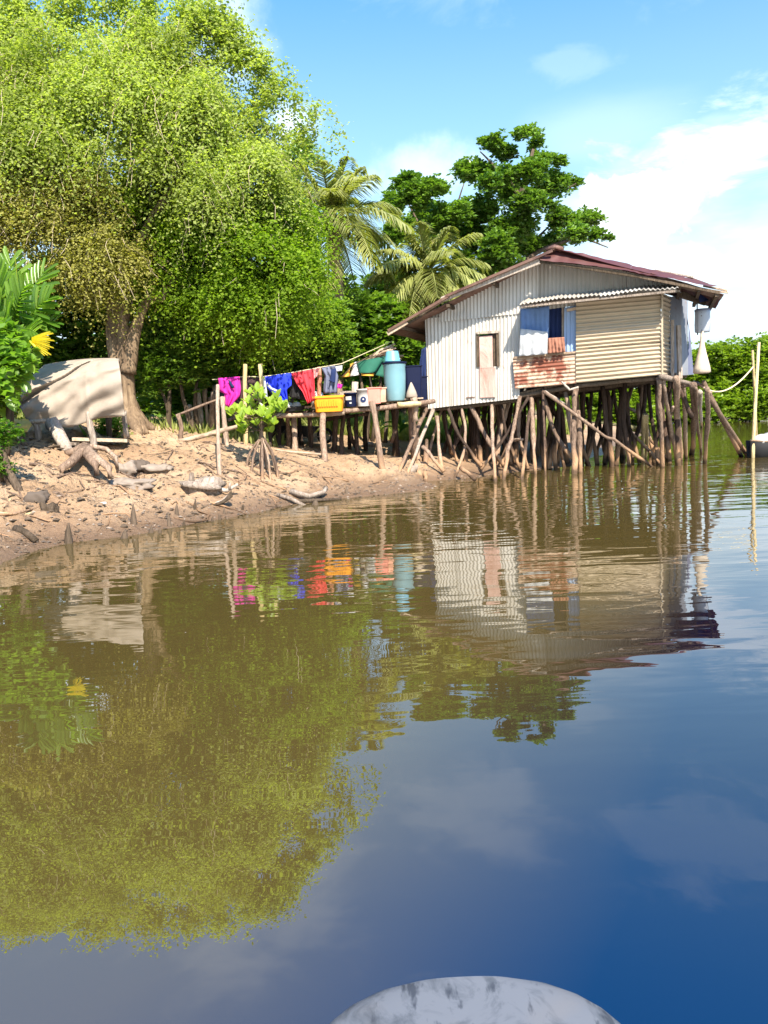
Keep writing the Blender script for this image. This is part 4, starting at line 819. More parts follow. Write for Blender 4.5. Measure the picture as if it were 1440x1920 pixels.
# ================================================================ things lying on the mud
def rock(px, py, r, sq, mat, label, seed, cat='rock', group=None, name='rock', amp=.35):
    p = GP(px, py); g = G(); g.blob([0, 0, 0], [1, 1, 1], seed, amp, 34); v = g.v[0]; rr = np.linalg.norm(v, axis=1, keepdims=True); u = v / rr
    n_ = fbm(u[:, 0] * 2.2 + seed + u[:, 2], u[:, 1] * 2.2 - u[:, 2] * 1.7 + seed, 5, seed); w_ = np.abs(fbm(u[:, 0] * 3 - u[:, 2] * 2, u[:, 1] * 3 + u[:, 2], 3, seed + 9))
    v = v * (1 + .22 * n_ - .25 * w_)[:, None]; v = np.sign(v) * np.abs(v) ** .85
    g.v[0] = p + [0, 0, r * sq * .3] + v * [r, r * .8, r * sq]; o = g.make(name, M[mat], None); return tag(o, label, cat, group)
rock(232, 888, .20, .6, 'stone_pale', 'largest whitish stone on the bank right of the root stump', 1); rock(248, 914, .30, .35, 'stone_pale', 'flat white stone slab below the largest whitish stone', 2)
rock(262, 880, .13, .8, 'stone_dark', 'dark stone wedged behind the whitish stones', 3); rock(300, 882, .22, .4, 'stone', 'low mossy brown stone right of the whitish stones', 4)
rock(190, 952, .075, .8, 'whitep', 'small round white stone lying alone on the mud', 5)
rock(70, 945, .17, .8, 'stone_dark', 'black jagged stone at the left of the bank', 6); rock(92, 970, .11, 1.2, 'bark_dark', 'dark stump like stone near the water at left', 7, name='rock')
rock(772, 884, .11, .8, 'stone', 'round stone at the feet of the two leaning logs', 8); rock(505, 830, .13, .8, 'stone', 'grey stone beside the jetty shadow', 9)
rock(740, 848, .16, .6, 'stone', 'brown stone under the jetty near the house', 10); rock(690, 838, .14, .6, 'stone', 'stone in the shade below the middle of the jetty', 12)
# big driftwood stump
dw = root('driftwood_stump', GP(385, 925), 'bleached driftwood stump lying on the mud near the young mangrove', 'driftwood'); c0 = GP(385, 925); Yd = c0[1]
G().blob(W(385, 912, Yd), [.30, .16, .13], 4, .4, 18, 2.4).make('trunk', M['driftwood'], dw)
for pts, r in [([(362, 912, 0), (359, 895, -.02), (360, 886, 0)], .05), ([(392, 905, 0), (398, 896, 0)], .06), ([(405, 916, 0), (425, 920, .0), (446, 908, .05)], .04), ([(358, 918, -.05), (352, 905, 0), (356, 898, 0)], .03), ([(370, 925, -.1), (382, 938, -.2), (402, 946, -.3), (420, 938, -.3), (432, 925, -.3)], .035), ([(430, 918, 0), (432, 905, 0)], .025)]:
    G().tube([W(x, y, Yd + dd) for x, y, dd in pts], np.linspace(r, r * .5, len(pts)), 7, .1).make('branch', M['driftwood'], dw)
P = edges_sheet([(388, 938), (384, 944)], [(434, 918), (436, 930)], Yd - .35, Yd - .35, rip=.02, nf=1, rows=3, sag=14); G().grid(P).make('bark_strip', M['bark_dark'], dw, thick=.02)
for i, (pts, r, mt, lab) in enumerate([
    ([(520, 928, 11.9), (545, 935, 11.8), (575, 950, 11.6)], .035, 'driftwood', 'thin pale branch lying beside the water right of the young mangrove'),
    ([(545, 922, 12.1), (580, 931, 11.95), (606, 923, 12.2), (612, 915, 12.3)], .05, 'driftwood', 'bent grey branch with raised tip at the water edge'),
    ([(560, 940, 11.7), (590, 938, 11.9), (640, 936, 12.1)], .03, 'bark_dark', 'dark branch half sunk in the mud at the water edge'),
    ([(-20, 985, 8.9), (40, 966, 9.1), (88, 958, 9.3)], .025, 'bamboo', 'long pale pole lying on the mud at the left edge'),
    ([(-20, 992, 8.8), (30, 975, 9.0), (62, 968, 9.2)], .02, 'post', 'short pole lying just below the long pale pole'),
    ([(30, 1003, 8.7), (50, 1008, 8.65), (68, 1016, 8.55)], .05, 'bark_dark', 'dark rotten log near the water at left'),
    ([(10, 955, 9.2), (20, 935, 9.4)], .02, 'bamboo', 'broken pale stick leaning at the left edge'),
    ([(470, 835, 14.6), (530, 846, 14.4), (602, 852, 14.2)], .03, 'plank', 'long thin pole lying on the bank under the jetty')]):
    Q = [W(*p) for p in pts]
    for q in Q: q[2] = max(q[2], gz(q[0], q[1]) + r * .4) if i not in (6,) else q[2]
    tag(G().tube(Q, np.linspace(r, r * .7, len(Q)), 8, .1).make('branch', M[mt], None), lab, 'branch')
for i, (x, yt, yb, r) in enumerate([(128, 980, 1019, .045), (251, 945, 984, .04), (318, 962, 987, .03), (331, 944, 968, .03), (233, 992, 1010, .04), (283, 986, 1000, .03), (39, 980, 996, .03), (650, 914, 926, .035), (590, 935, 947, .05), (365, 935, 955, .025), (398, 968, 978, .02), (412, 962, 975, .02), (455, 945, 956, .02), (345, 975, 986, .02), (300, 990, 1000, .02), (420, 950, 964, .02)]):
    b_ = GP(x, yb); t_ = W(x + RNG.normal() * 1.5, yt, b_[1]); tag(G().tube([b_ - [0, 0, .1], b_, lerp(b_, t_, .5), t_], [r * 1.4, r * 1.1, r * .8, r * .15], 7, .12).make('root_spike', M['bark_dark'], None), {0: 'thick dark root spike at the water edge farthest left on the bank', 1: 'tall dark root spike at the water edge below the white stone slab', 7: 'dark root stub at the water edge nearest the jetty', 8: 'thick short root stub standing in the water right of the young mangrove'}.get(i, 'small dark mangrove root poking up from the mud near the water'), 'root', 'root spikes along the water edge')
# loose chips and shell debris
def chips(n, xr, yr, name, mat, s0, s1, seed, zoff=.0):
    rg = np.random.default_rng(seed); x = rg.uniform(*xr, n); y = rg.uniform(*yr, n); h = Hd(x, y); k = (h > -.02) & (h < 1.3); x, y, h = x[k], y[k], h[k]; n = len(x)
    V = np.zeros((n, 6, 3)); a = rg.uniform(0, 6.28, n); s = rg.uniform(s0, s1, n) * rg.uniform(.4, 1, n); el = rg.uniform(.3, 1, n)
    for j in range(4):
        t = a + j * math.pi / 2; rr = s * (1 if j % 2 else 1) * np.where(j % 2, el, 1.0); V[:, j] = np.stack([x + rr * np.cos(t), y + rr * np.sin(t), h + rg.uniform(-.01, .01, n)], -1)
    V[:, 4] = np.stack([x + rg.normal(size=n) * s * .2, y, h + s * .4], -1); V[:, 5] = np.stack([x, y, h - s * .5], -1)
    F = np.array([[0, 1, 4], [1, 2, 4], [2, 3, 4], [3, 0, 4]]); F = (F[None] + 6 * np.arange(n)[:, None, None]).reshape(-1, 3)
    g = G(); g.v = [V.reshape(-1, 3)]; g.f = F.tolist(); g.fm = [0] * len(g.f); g.n = n * 6; o = g.make(name, mat, None, smooth=False, loc=(0, 0, 0)); return tag(o, kind='stuff')
chips(6500, (-8, 3), (8, 15.5), 'debris', M['stone_dark'], .012, .05, 1); chips(4500, (-8, 3), (8, 15.5), 'shell_litter', M['stone'], .012, .045, 2); chips(2600, (-7, 2), (8, 13), 'wood_litter', M['bark_dark'], .02, .08, 3)
rg = np.random.default_rng(17); g = G()
for i in range(230):
    x, y = rg.uniform(-7.5, 1.0), rg.uniform(8, 13.5); h = gz(x, y)
    if h < .02 or h > .95 or rg.random() < (x + 3) / 5: continue
    a = rg.normal() * .5 + (math.pi if rg.random() < .5 else 0); ln_ = rg.uniform(.15, .9); P = []
    for k in range(6):
        xx = x + math.cos(a) * ln_ * k / 5; yy = y + math.sin(a) * ln_ * k / 5; P.append([xx, yy, gz(xx, yy) + .004 + (.03 * rg.random() if k in (2, 3) else 0)]); a += rg.normal() * .35
    g.tube(P, np.linspace(.016, .005, 6) * rg.uniform(.5, 1.5), 5, .1)
tag(g.make('root_tangle', M['post'], None, loc=(0, 0, 0)), kind='stuff')
g = G()
for i in range(14):
    y = rg.uniform(4.5, 9); x = rg.uniform(-.45, .45) * y; r_ = rg.uniform(.002, .004) * (1 + y * .35); a = rg.random() * 6; g.add([[x + r_ * math.cos(a + k * 1.57) * (1 if k % 2 else .5), y + r_ * math.sin(a + k * 1.57), .004] for k in range(4)], [[0, 1, 2, 3]])
tag(g.make('floating_litter', M['stone'], None, loc=(0, 0, 0)), kind='stuff')
# canoe bow in the foreground
m, N, L, bs = newmat('worn_white_paint'); n1 = noise(N, L, 9, 5, .7, (1, 1, 1), dist=1.2); n2 = noise(N, L, 26, 4, .6, (1, .35, 1)); n3 = noise(N, L, 4, 3)
col = mixc(N, L, mr(N, L, n1.outputs['Fac'], .46, .62, 0, .9), (.12, .125, .135), (.06, .065, .072)); col = mixc(N, L, mr(N, L, n2.outputs['Fac'], .60, .68, 0, .9), col, (.03, .033, .04)); col = mixc(N, L, mr(N, L, n3.outputs['Fac'], .5, .7, 0, .5), col, (.17, .145, .12))
L.new(col, bs.inputs['Base Color']); bs.inputs['Roughness'].default_value = .6; M['paint'] = m
cn = root('canoe', (.2, .5, 0), 'worn white painted canoe bow in the foreground water', 'boat')
V = []; tipY = W(885, 1812, 1.32); z0 = tipY[2]; nU = 41; rows = []
for i in range(30):
    t = i / 29; y = tipY[1] - 1.8 * t ** 1.6
    d = (tipY[1] - y); q_ = min(1, d / .16); hw = .125 + .175 * (1 - (1 - q_) ** 3) ** .5 + .05 * min(1, max(0, d - .16) / 1.2)
    cx = W(880, 1900, 1.2)[0] + .03 * t; row = []
    for k in range(nU):
        a = -1 + 2 * k / (nU - 1); ang = a * math.pi / 2
        x = hw * math.copysign(abs(math.sin(ang)) ** .8, ang); zz = z0 - .02 - (hw * .55) * (1 - abs(math.cos(ang)) ** .35) if abs(a) < 1 else z0 - .3
        row.append([cx + x, y, max(zz, -.1) if abs(a) < .999 else -.12])
    rows.append(row)
G().grid(rows).make('deck', M['paint'], cn)
rows2 = [[[p[0], p[1], p[2]] for p in rows[0]], [[p[0], p[1] + .02, -.12] for p in rows[0]]]
# ================================================================ vegetation
def leafmesh(name, P, D, S, Ln, Wd, mat, parent, fold=.15, kind=None):
    """P base points, D unit leaf directions, S unit side vectors"""
    n = len(P); Nn = np.cross(S, D); Ln = np.broadcast_to(Ln, n)[:, None]; Wd = np.broadcast_to(Wd, n)[:, None]
    V = np.empty((n, 4, 3)); V[:, 0] = P; V[:, 1] = P + D * Ln * .45 + S * Wd * .5 + Nn * Wd * fold; V[:, 2] = P + D * Ln; V[:, 3] = P + D * Ln * .45 - S * Wd * .5 + Nn * Wd * fold
    b = BASE[parent.name] if parent is not None else P.mean(0) * [1, 1, 0]
    V = (V - b).reshape(-1, 3).astype(np.float32); me = bpy.data.meshes.new(name); me.vertices.add(4 * n); me.vertices.foreach_set('co', V.ravel())
    me.loops.add(4 * n); me.polygons.add(n); me.loops.foreach_set('vertex_index', np.arange(4 * n, dtype=np.int32)); me.polygons.foreach_set('loop_start', np.arange(n, dtype=np.int32) * 4); me.polygons.foreach_set('loop_total', np.full(n, 4, dtype=np.int32))
    me.update(); me.materials.append(mat); o = bpy.data.objects.new(name, me); COL.objects.link(o)
    if parent is not None: o.parent = parent
    else: o.location = b.tolist()
    BASE[o.name] = b
    if kind: o['kind'] = kind
    return o
def unit(v): return v / (np.linalg.norm(v, axis=-1, keepdims=True) + 1e-9)
def lobepts(lobes, n, rg, shell=.35, up=.25):
    """points and outward directions spread over the shells of lobes (c, r)"""
    C = np.array([l[0] for l in lobes]); R = np.array([np.ones(3) * l[1] if np.isscalar(l[1]) else l[1] for l in lobes]); w = (R.prod(1)) ** (2 / 3); w /= w.sum()
    i = rg.choice(len(lobes), n, p=w); d = unit(rg.normal(size=(n, 3)) + [0, 0, up]); rr = 1 - shell * rg.random(n) ** 1.5
    return C[i] + d * R[i] * rr[:, None], d, R[i][:, 0]
def strands(lobes, n, m, rg, ln=(.5, 1.2), droop=.5, leaf=.06, jit=.03, gap=None):
    P0, d, r = lobepts(lobes, int(n * 1.5), rg, .6); P0 = P0 + rg.normal(size=P0.shape) * .13
    nz = fbm(P0[:, 0] * 2.1 + P0[:, 1] * .5, P0[:, 2] * 1.6 - P0[:, 1] * .6, 3, 77); kp = nz + rg.normal(size=len(nz)) * .12 > np.quantile(nz, (gap or .26)); P0, d = P0[kp], d[kp]; n = len(P0); L_ = rg.uniform(*ln, n); d = unit(d * [1, 1, .6] + rg.normal(size=(n, 3)) * .45)
    t = np.linspace(.08, 1, m)[None, :, None]; P = P0[:, None] + d[:, None] * (L_[:, None, None] * t * .75) - np.array([0, 0, 1.0]) * (droop * L_[:, None, None] * t ** 2) * 1.1
    T = unit(np.gradient(P, axis=1)); P = P + rg.normal(size=P.shape) * jit
    side = unit(np.cross(T, [0, 0, 1.0]) + 1e-4); sg = np.where(np.arange(m) % 2, 1, -1)[None, :, None]
    D = unit(side * sg * .9 + T * .45 + rg.normal(size=P.shape) * .45 - [0, 0, .15]); return P.reshape(-1, 3), D.reshape(-1, 3), P0, P
def crown(name, lobes, n, m, mat, parent, seed, size=.065, wd=.045, kind=None, **k):
    rg = np.random.default_rng(seed); P, D, P0, ST = strands(lobes, n, m, rg, **k)
    Nrm = unit(rg.normal(size=P.shape) * .42 + [0, -.35, .8]); S = unit(np.cross(D, Nrm)); s = rg.uniform(.6, 1.25, len(P))
    return leafmesh(name, P, D, S, size * s, wd * s, mat, parent, kind=kind), ST
def twigs(name, ST, mat, parent, rg, frac, r=.006):
    """thin bare twigs along some strands, triangular section"""
    idx = rg.choice(len(ST), int(len(ST) * frac), replace=False); Q = ST[idx][:, ::3]; n, m = Q.shape[:2]
    off = np.array([[1, 0, 0], [-.5, .87, 0], [-.5, -.87, 0]]) * r; V = Q[:, :, None] + off[None, None] * np.linspace(1.3, .5, m)[None, :, None, None]
    V = V.reshape(-1, 3); base = (np.arange(n) * m * 3)[:, None, None]; F = []
    for j in range(m - 1):
        for a in range(3): F.append([j * 3 + a, j * 3 + (a + 1) % 3, (j + 1) * 3 + (a + 1) % 3, (j + 1) * 3 + a])
    F = (np.array(F)[None] + base).reshape(-1, 4); g = G(); g.v = [V]; g.f = F.tolist(); g.fm = [0] * len(g.f); g.n = len(V); return g.make(name, mat, parent)
def wl(px, py, Y, rpx, fl=1.0):
    c = W(px, py, Y); r = rpx / FPX * Y; return (c, np.array([r, r, r * fl]))
def limb(parent, pts, rad, mat='bark', name='limb', seg=10, wobv=.07):
    Q = [np.asarray(p, float) for p in pts]; P = []
    for i in range(len(Q) - 1): P += [lerp(Q[i], Q[i + 1], t) for t in np.linspace(0, 1, 5)[:-1]]
    P.append(Q[-1]); P = np.array(P); R = np.interp(np.linspace(0, 1, len(P)), np.linspace(0, 1, len(rad)), rad)
    for _ in range(2): P[1:-1] = (P[:-2] + 2 * P[1:-1] + P[2:]) / 4
    P[1:-1] += RNG.normal(size=(len(P) - 2, 3)) * R[1:-1, None] * .12
    return G().tube(P, R, seg, wobv).make(name, M[mat], parent)

# ---- the big weeping tree
bt_ = root('weeping_tree', GP(243, 806), 'huge spreading tree with drooping small leaved branches over the left bank', 'tree')
b0 = GP(243, 806); Yt = b0[1]
tk = G()
def tube_into(g, pts, rad, seg=14, wobv=.08):
    Q = [np.asarray(p, float) for p in pts]; P = []
    for i in range(len(Q) - 1): P += [lerp(Q[i], Q[i + 1], t) for t in np.linspace(0, 1, 7)[:-1]]
    P.append(Q[-1]); P = np.array(P)
    for _ in range(3): P[1:-1] = (P[:-2] + 2 * P[1:-1] + P[2:]) / 4
    g.tube(P, np.interp(np.linspace(0, 1, len(P)), np.linspace(0, 1, len(rad)), rad), seg, wobv)
tube_into(tk, [W(247, 812, Yt) - [0, 0, .3], W(244, 790, Yt), W(238, 740, Yt), W(234, 680, Yt), W(230, 620, Yt), W(222, 560, Yt), W(215, 500, Yt)], [.32, .23, .155, .14, .13, .12, .10], 16)
tube_into(tk, [W(240, 700, Yt - .05), W(248, 640, Yt - .05), W(262, 590, Yt), W(280, 560, Yt), W(305, 560, Yt), W(330, 520, Yt)], [.16, .12, .09, .08, .07, .05])
tube_into(tk, [W(226, 740, Yt), W(218, 680, Yt), W(212, 620, Yt), W(212, 560, Yt)], [.18, .15, .13, .1])
for (x, y, dy) in [(275, 808, -.3), (262, 812, -.5), (222, 815, -.3), (290, 800, .1), (205, 806, 0)]:
    tube_into(tk, [W(244, 770, Yt - .05), W(lerp(244, x, .5), 795, Yt + dy * .4), W(x, y, Yt + dy) - [0, 0, .05]], [.16, .13, .05], 9)
tk.make('trunk', M['bark'], bt_)
for pts, rad in [([(234, 640), (200, 480), (150, 330), (120, 180), (110, 90)], [.14, .14, .1, .06, .03]), ([(232, 600), (250, 470), (270, 330), (290, 200), (300, 90)], [.14, .12, .11, .07, .03]), ([(262, 590), (300, 500), (370, 420), (450, 380), (540, 380)], [.1, .1, .08, .06, .03]),
                 ([(250, 470), (330, 340), (420, 240), (500, 180)], [.12, .09, .06, .03]), ([(225, 560), (130, 460), (40, 400), (-60, 360)], [.14, .1, .07, .04]), ([(240, 520), (255, 470), (240, 430), (262, 400)], [.1, .1, .08, .06]), ([(200, 480), (90, 300), (0, 200)], [.12, .08, .04])]:
    limb(bt_, [W(x, y, Yt + .25 * i) for i, (x, y) in enumerate(pts)], [v * .75 for v in rad])
RL = np.random.default_rng(4)
def fill(poly, n, Yc, thick, r0, r1, cx, cy, rx, ry, seed):
    rg = np.random.default_rng(seed); out = []; poly = np.array(poly, float)
    def inside(x, y):
        c = False; j = len(poly) - 1
        for i in range(len(poly)):
            if (poly[i][1] > y) != (poly[j][1] > y) and x < (poly[j][0] - poly[i][0]) * (y - poly[i][1]) / (poly[j][1] - poly[i][1]) + poly[i][0]: c = not c
            j = i
        return c
    k = 0
    while len(out) < n and k < 9000:
        k += 1; x = rg.uniform(poly[:, 0].min(), poly[:, 0].max()); y = rg.uniform(poly[:, 1].min(), poly[:, 1].max())
        if not inside(x, y): continue
        q = 1 - ((x - cx) / rx) ** 2 - ((y - cy) / ry) ** 2; d = math.sqrt(max(q, 0)); Y = Yc - thick * d * rg.uniform(.15, 1.0)
        out.append(wl(x, y, Y, rg.uniform(r0, r1), rg.uniform(.7, 1.0)))
    return out
def smaller(poly): return poly
up = fill([(-260, 60), (-120, 20), (30, 50), (180, 45), (300, 60), (355, 100), (395, 175), (450, 222), (500, 255), (495, 330), (450, 400), (400, 360), (300, 350), (200, 330), (60, 300), (-260, 420)], 190, 15.2, 2.0, 12, 40, 120, 330, 520, 380, 1)
upb = fill([(-260, 60), (30, 60), (240, 110), (380, 230), (440, 380), (300, 450), (60, 420), (-260, 520)], 40, 16.6, 1.0, 40, 66, 120, 330, 520, 380, 11)
lowr = fill([(310, 360), (480, 375), (580, 415), (610, 470), (600, 530), (575, 570), (560, 615), (460, 625), (350, 590), (320, 500), (290, 440)], 110, 15.7, 2.0, 12, 38, 460, 500, 200, 170, 2)
lowr2 = fill([(380, 560), (600, 560), (610, 640), (560, 650), (430, 640)], 14, 17.4, .6, 26, 40, 510, 620, 160, 90, 22)
left = fill([(-260, 300), (-60, 290), (60, 310), (180, 350), (220, 420), (235, 490), (250, 590), (200, 590), (150, 530), (80, 480), (0, 440), (-260, 470)], 100, 14.8, 1.7, 10, 32, 60, 440, 230, 170, 3)
mid = fill([(200, 350), (340, 350), (330, 430), (300, 440), (290, 560), (215, 560), (230, 440)], 20, 14.8, .8, 14, 30, 270, 390, 90, 60, 5)
_, ST = crown('crown', up, 23000, 12, M['tree'], bt_, 1, .062, .042, ln=(.25, 1.1), droop=.85)
twigs('twigs', ST, M['twig'], bt_, RL, .07, .006)
crown('crown', upb, 5200, 12, M['tree'], bt_, 12, .10, .065, ln=(.4, 1.0), droop=.5, gap=.01)
_, ST = crown('crown', lowr + mid + lowr2, 15000, 11, M['tree_low'], bt_, 2, .066, .048, ln=(.2, .8), droop=.55); twigs('twigs', ST, M['twig'], bt_, RL, .03, .006)
_, ST = crown('crown', left, 12000, 12, M['tree_olive'], bt_, 3, .054, .036, ln=(.2, .8), droop=.75); twigs('twigs', ST, M['twig'], bt_, RL, .10, .006)
# loose sprays of leaf at the sky edge
sp_ = [wl(x, y, 14.6, r) for x, y, r in [(130, 15, 26), (215, 8, 22), (300, 12, 26), (375, 30, 20), (410, 55, 18), (432, 90, 18), (455, 128, 16), (480, 130, 12), (500, 170, 16), (530, 195, 16), (555, 210, 14), (575, 240, 12), (500, 215, 24), (520, 240, 22), (30, 20, 28), (410, 55, 14), (440, 75, 12), (455, 105, 12), (472, 140, 12), (486, 120, 7), (505, 125, 5), (515, 170, 10), (545, 195, 8), (590, 215, 6), (612, 262, 8), (580, 290, 14), (340, 40, 16), (270, 25, 14)]]
crown('crown', sp_, 2300, 9, M['tree'], bt_, 6, .07, .048, ln=(.15, .6), droop=.15)

# ---- a darker tree whose thin crown shows behind the weeping tree's right edge
tb = root('background_tree', W(600, 760, 24) * [1, 1, 0] + [0, 0, 1.2], 'thin dark tree behind the right edge of the weeping tree', 'tree')
limb(tb, [W(600, 790, 24), W(590, 500, 24), W(570, 300, 24)], [.2, .1, .03], 'bark_dark', name='trunk'); crown('crown', [wl(x, y, 24, r) for x, y, r in [(570, 270, 18), (592, 235, 10), (550, 320, 26), (585, 300, 14), (560, 380, 34)]], 520, 9, M['almond'], tb, 7, .13, .08, ln=(.2, .7), droop=.3)

# ---- broad leaved tree behind the house
al = root('almond_tree', W(930, 760, 23) * [1, 1, 0] + [0, 0, .9], 'tall dark green tree with tiered branches rising behind the house', 'tree')
AL = [(980, 250, 26, .5), (925, 270, 30, .5), (1010, 270, 22, .5), (945, 290, 28, .5), (1010, 300, 34, .6), (880, 325, 44, .6), (920, 345, 30, .6), (1050, 300, 18, .5), (1080, 345, 22, .6), (1020, 345, 46, .6), (960, 360, 40, .6), (1000, 385, 50, .6), (900, 400, 55, .7), (960, 430, 55, .7), (1050, 410, 40, .6), (1095, 410, 34, .6), (1085, 440, 28, .6), (1120, 440, 20, .5), (1140, 448, 10, .5), (1040, 455, 40, .6), (985, 465, 45, .6), (930, 470, 50, .7), (890, 450, 45, .8),
      (765, 345, 28, .8), (740, 385, 26, 1), (770, 380, 34, 1), (825, 355, 34, .7), (800, 400, 40, .8), (850, 400, 45, .8), (750, 430, 35, 1), (1000, 250, 16, .5), (905, 268, 14, .5), (730, 400, 20, 1), (820, 440, 50, 1), (870, 490, 45, 1), (930, 510, 45, 1), (975, 335, 50, .6), (940, 330, 36, .7)]
AL = [wl(x, y, 23 + random.uniform(-1.3, 1.3), r * .70, f * .8) for x, y, r, f in AL]
def rosettes(lobes, n, k, rg, size):
    P0, d, r = lobepts(lobes, n, rg, .75, .4); P0 = P0 + rg.normal(size=P0.shape) * np.minimum(.16, r * .3)[:, None]; t = rg.random((n, k)) * 6.28; tilt = rg.uniform(-.25, .55, (n, k)); D = np.stack([np.cos(t) * np.cos(tilt), np.sin(t) * np.cos(tilt), np.sin(tilt)], -1); D = unit(D + d[:, None] * .4)
    P = P0[:, None] + D * size * .15 + rg.normal(size=D.shape) * size * .12; return P.reshape(-1, 3), D.reshape(-1, 3)
def rosecrown(name, lobes, n, k, mat, parent, seed, size, wd, kind=None):
    rg = np.random.default_rng(seed); P, D = rosettes(lobes, n, k, rg, size); S = unit(np.cross(D, unit(rg.normal(size=P.shape) * .45 + [0, 0, 1]))); s = rg.uniform(.6, 1.15, len(P)); return leafmesh(name, P, D, S, size * s, wd * s, mat, parent, kind=kind)
_r = np.random.default_rng(3)
AL = [(c + unit(_r.normal(size=3)) * R * _r.uniform(.2, 1.05), R * _r.uniform(.35, .75) * [1, 1, 1.1]) for c, R in AL for _k in range(6)]
rosecrown('crown', AL, 11500, 9, M['almond'], al, 8, .13, .085)
limb(al, [W(930, 790, 23.5), W(935, 600, 23.3), W(950, 480, 23), W(975, 380, 23), W(1000, 280, 23)], [.3, .25, .2, .12, .04], 'bark_dark', 'trunk')
for q in [[(945, 500), (1020, 450), (1090, 430), (1140, 450)], [(940, 520), (880, 440), (850, 390), (870, 330)], [(938, 560), (840, 480), (780, 400), (760, 350)], [(965, 400), (1030, 360), (1080, 330)], [(980, 360), (930, 300), (900, 270)], [(955, 470), (1000, 440), (1040, 400)]]:
    limb(al, [W(x, y + 14, 23.6) for x, y in q], [.10, .06, .035, .015], 'bark_dark')

# ---- coconut palms
def frond(parent, base, az, el, ln, mat, droop=1.0, nl=60, ll=.72, name='frond', twist=0.0, seed=0):
    rg = np.random.default_rng(seed); h = np.array([math.sin(az), math.cos(az), 0]); s = np.linspace(0, 1, 15); P = np.array([base + h * ln * (t * math.cos(el) * (1 - .12 * t * droop)) + np.array([0, 0, ln * (t * math.sin(el) - .55 * droop * t ** 2.1)]) for t in s])
    g = G(); g.tube(P, np.linspace(.035, .006, 15), 5, 0)
    T = unit(np.gradient(P, axis=0)); V = []; F = []; side0 = unit(np.cross(h, [0, 0, 1.0]))
    for j in range(nl):
        t = .12 + .88 * j / (nl - 1); p = np.array([np.interp(t, s, P[:, a]) for a in range(3)]); tt = np.array([np.interp(t, s, T[:, a]) for a in range(3)])
        L_ = ll * (math.sin(math.pi * min(1, t * .82 + .16)) ** .6) * rg.uniform(.85, 1.1)
        for sg in (-1, 1):
            d = unit(side0 * sg * .75 + tt * .65 + [0, 0, .10 + twist * sg] + rg.normal(size=3) * .09); dn = np.array([0, 0, -1.0]); w = unit(np.cross(d, [0, 0, 1.0])) * .016
            a = p; b_ = p + d * L_ * .5 + dn * L_ * .10; c = p + d * L_ * .88 + dn * L_ * .48
            k = len(V); V += [a - w, a + w, b_ + w * 1.3, b_ - w * 1.3, c + w * .1, c - w * .1]; F += [[k, k + 1, k + 2, k + 3], [k + 3, k + 2, k + 4, k + 5]]
    g.add(V, F); return g.make(name, M[mat], parent)
def palm(label, cx, cy, Y, n, ln, gx, gy, seed, droop=1.0, lean=None, skip=None, ll=.72):
    c = W(cx, cy, Y); ft = W(gx, gy, Y); r = root('coconut_palm', ft, label, 'palm tree'); rg = np.random.default_rng(seed)
    limb(r, [ft - [0, 0, .3], lerp(ft, c, .35) + [.15, 0, 0], lerp(ft, c, .75) + [.1, 0, 0], c - [0, 0, .15]], [.2, .16, .14, .16], 'bark', 'trunk', wobv=.1)
    for i in range(n):
        az = i * 2.399 + rg.normal() * .2; lev = i / n; el = lerp(1.35, -.35, lev ** .85) + rg.normal() * .09
        frond(r, c + [0, 0, .05], az, float(el), ln * rg.uniform(.85, 1.08) * (1 if lev > .15 else .85), 'palm' if lev < .93 else 'palm_dry', droop * (.5 + .8 * lev), name='frond', seed=seed * 50 + i, ll=ll)
    g = G()
    for k in range(6): g.blob(c + np.array([.2 * math.cos(k), .2 * math.sin(k), -.15 - .1 * (k % 2)]), .11, k, .1, 10)
    g.make('coconuts', M['post'], r); return r
palm('tall coconut palm rising behind the right edge of the weeping tree', 622, 415, 19.5, 27, 2.45, 628, 745, 3)
palm('shorter coconut palm with pale fronds directly left of the house roof', 802, 515, 20.5, 27, 2.1, 800, 760, 8, .95)

# ---- bushes and trees behind the jetty
def bush(name, label, cat, lobes, n, k, mat, seed, size, wd, foot=None, group=None):
    c = np.mean([l[0] for l in lobes], 0); z = gz(c[0], c[1]); r = root(name, (c[0], c[1], z), label, cat, group)
    rosecrown('crown', lobes, n, k, M[mat], r, seed, size, wd)
    for q in range(4):
        l = lobes[q % len(lobes)][0]; limb(r, [[c[0] + .2 * RNG.normal(), c[1] + .2 * RNG.normal(), z - .1], lerp([c[0], c[1], z], l, .6), l], [.06, .04, .02], 'bark_dark', 'stem', 6)
    return r
bush('bush', 'round leafy bush growing between the big trunk and the washing line', 'bush', [wl(x, y, 15.2, r) for x, y, r in [(300, 675, 34), (335, 695, 34), (375, 690, 32), (290, 715, 26), (350, 655, 36), (395, 660, 30), (420, 680, 26), (285, 640, 30), (330, 620, 26), (270, 690, 22), (385, 625, 26)]], 2300, 9, 'bush', 31, .10, .06)
bush('tree', 'bushy tree with hanging leaves behind the blue shirt', 'tree', [wl(x, y, 17.2, r) for x, y, r in [(440, 640, 44), (480, 665, 40), (520, 640, 46), (560, 660, 44), (600, 640, 44), (540, 690, 36), (470, 700, 30), (600, 690, 32), (430, 690, 24), (620, 600, 30), (635, 640, 28)]], 2700, 9, 'bush', 32, .13, .08)
bush('tree', 'pale green leafy tree between the weeping tree and the house', 'tree', [wl(x, y, 19.5, r) for x, y, r in [(660, 640, 34), (690, 600, 28), (720, 630, 34), (745, 600, 26), (700, 665, 30), (640, 680, 28), (760, 650, 26), (650, 600, 22), (720, 580, 22)]], 1700, 9, 'bush', 33, .17, .12)
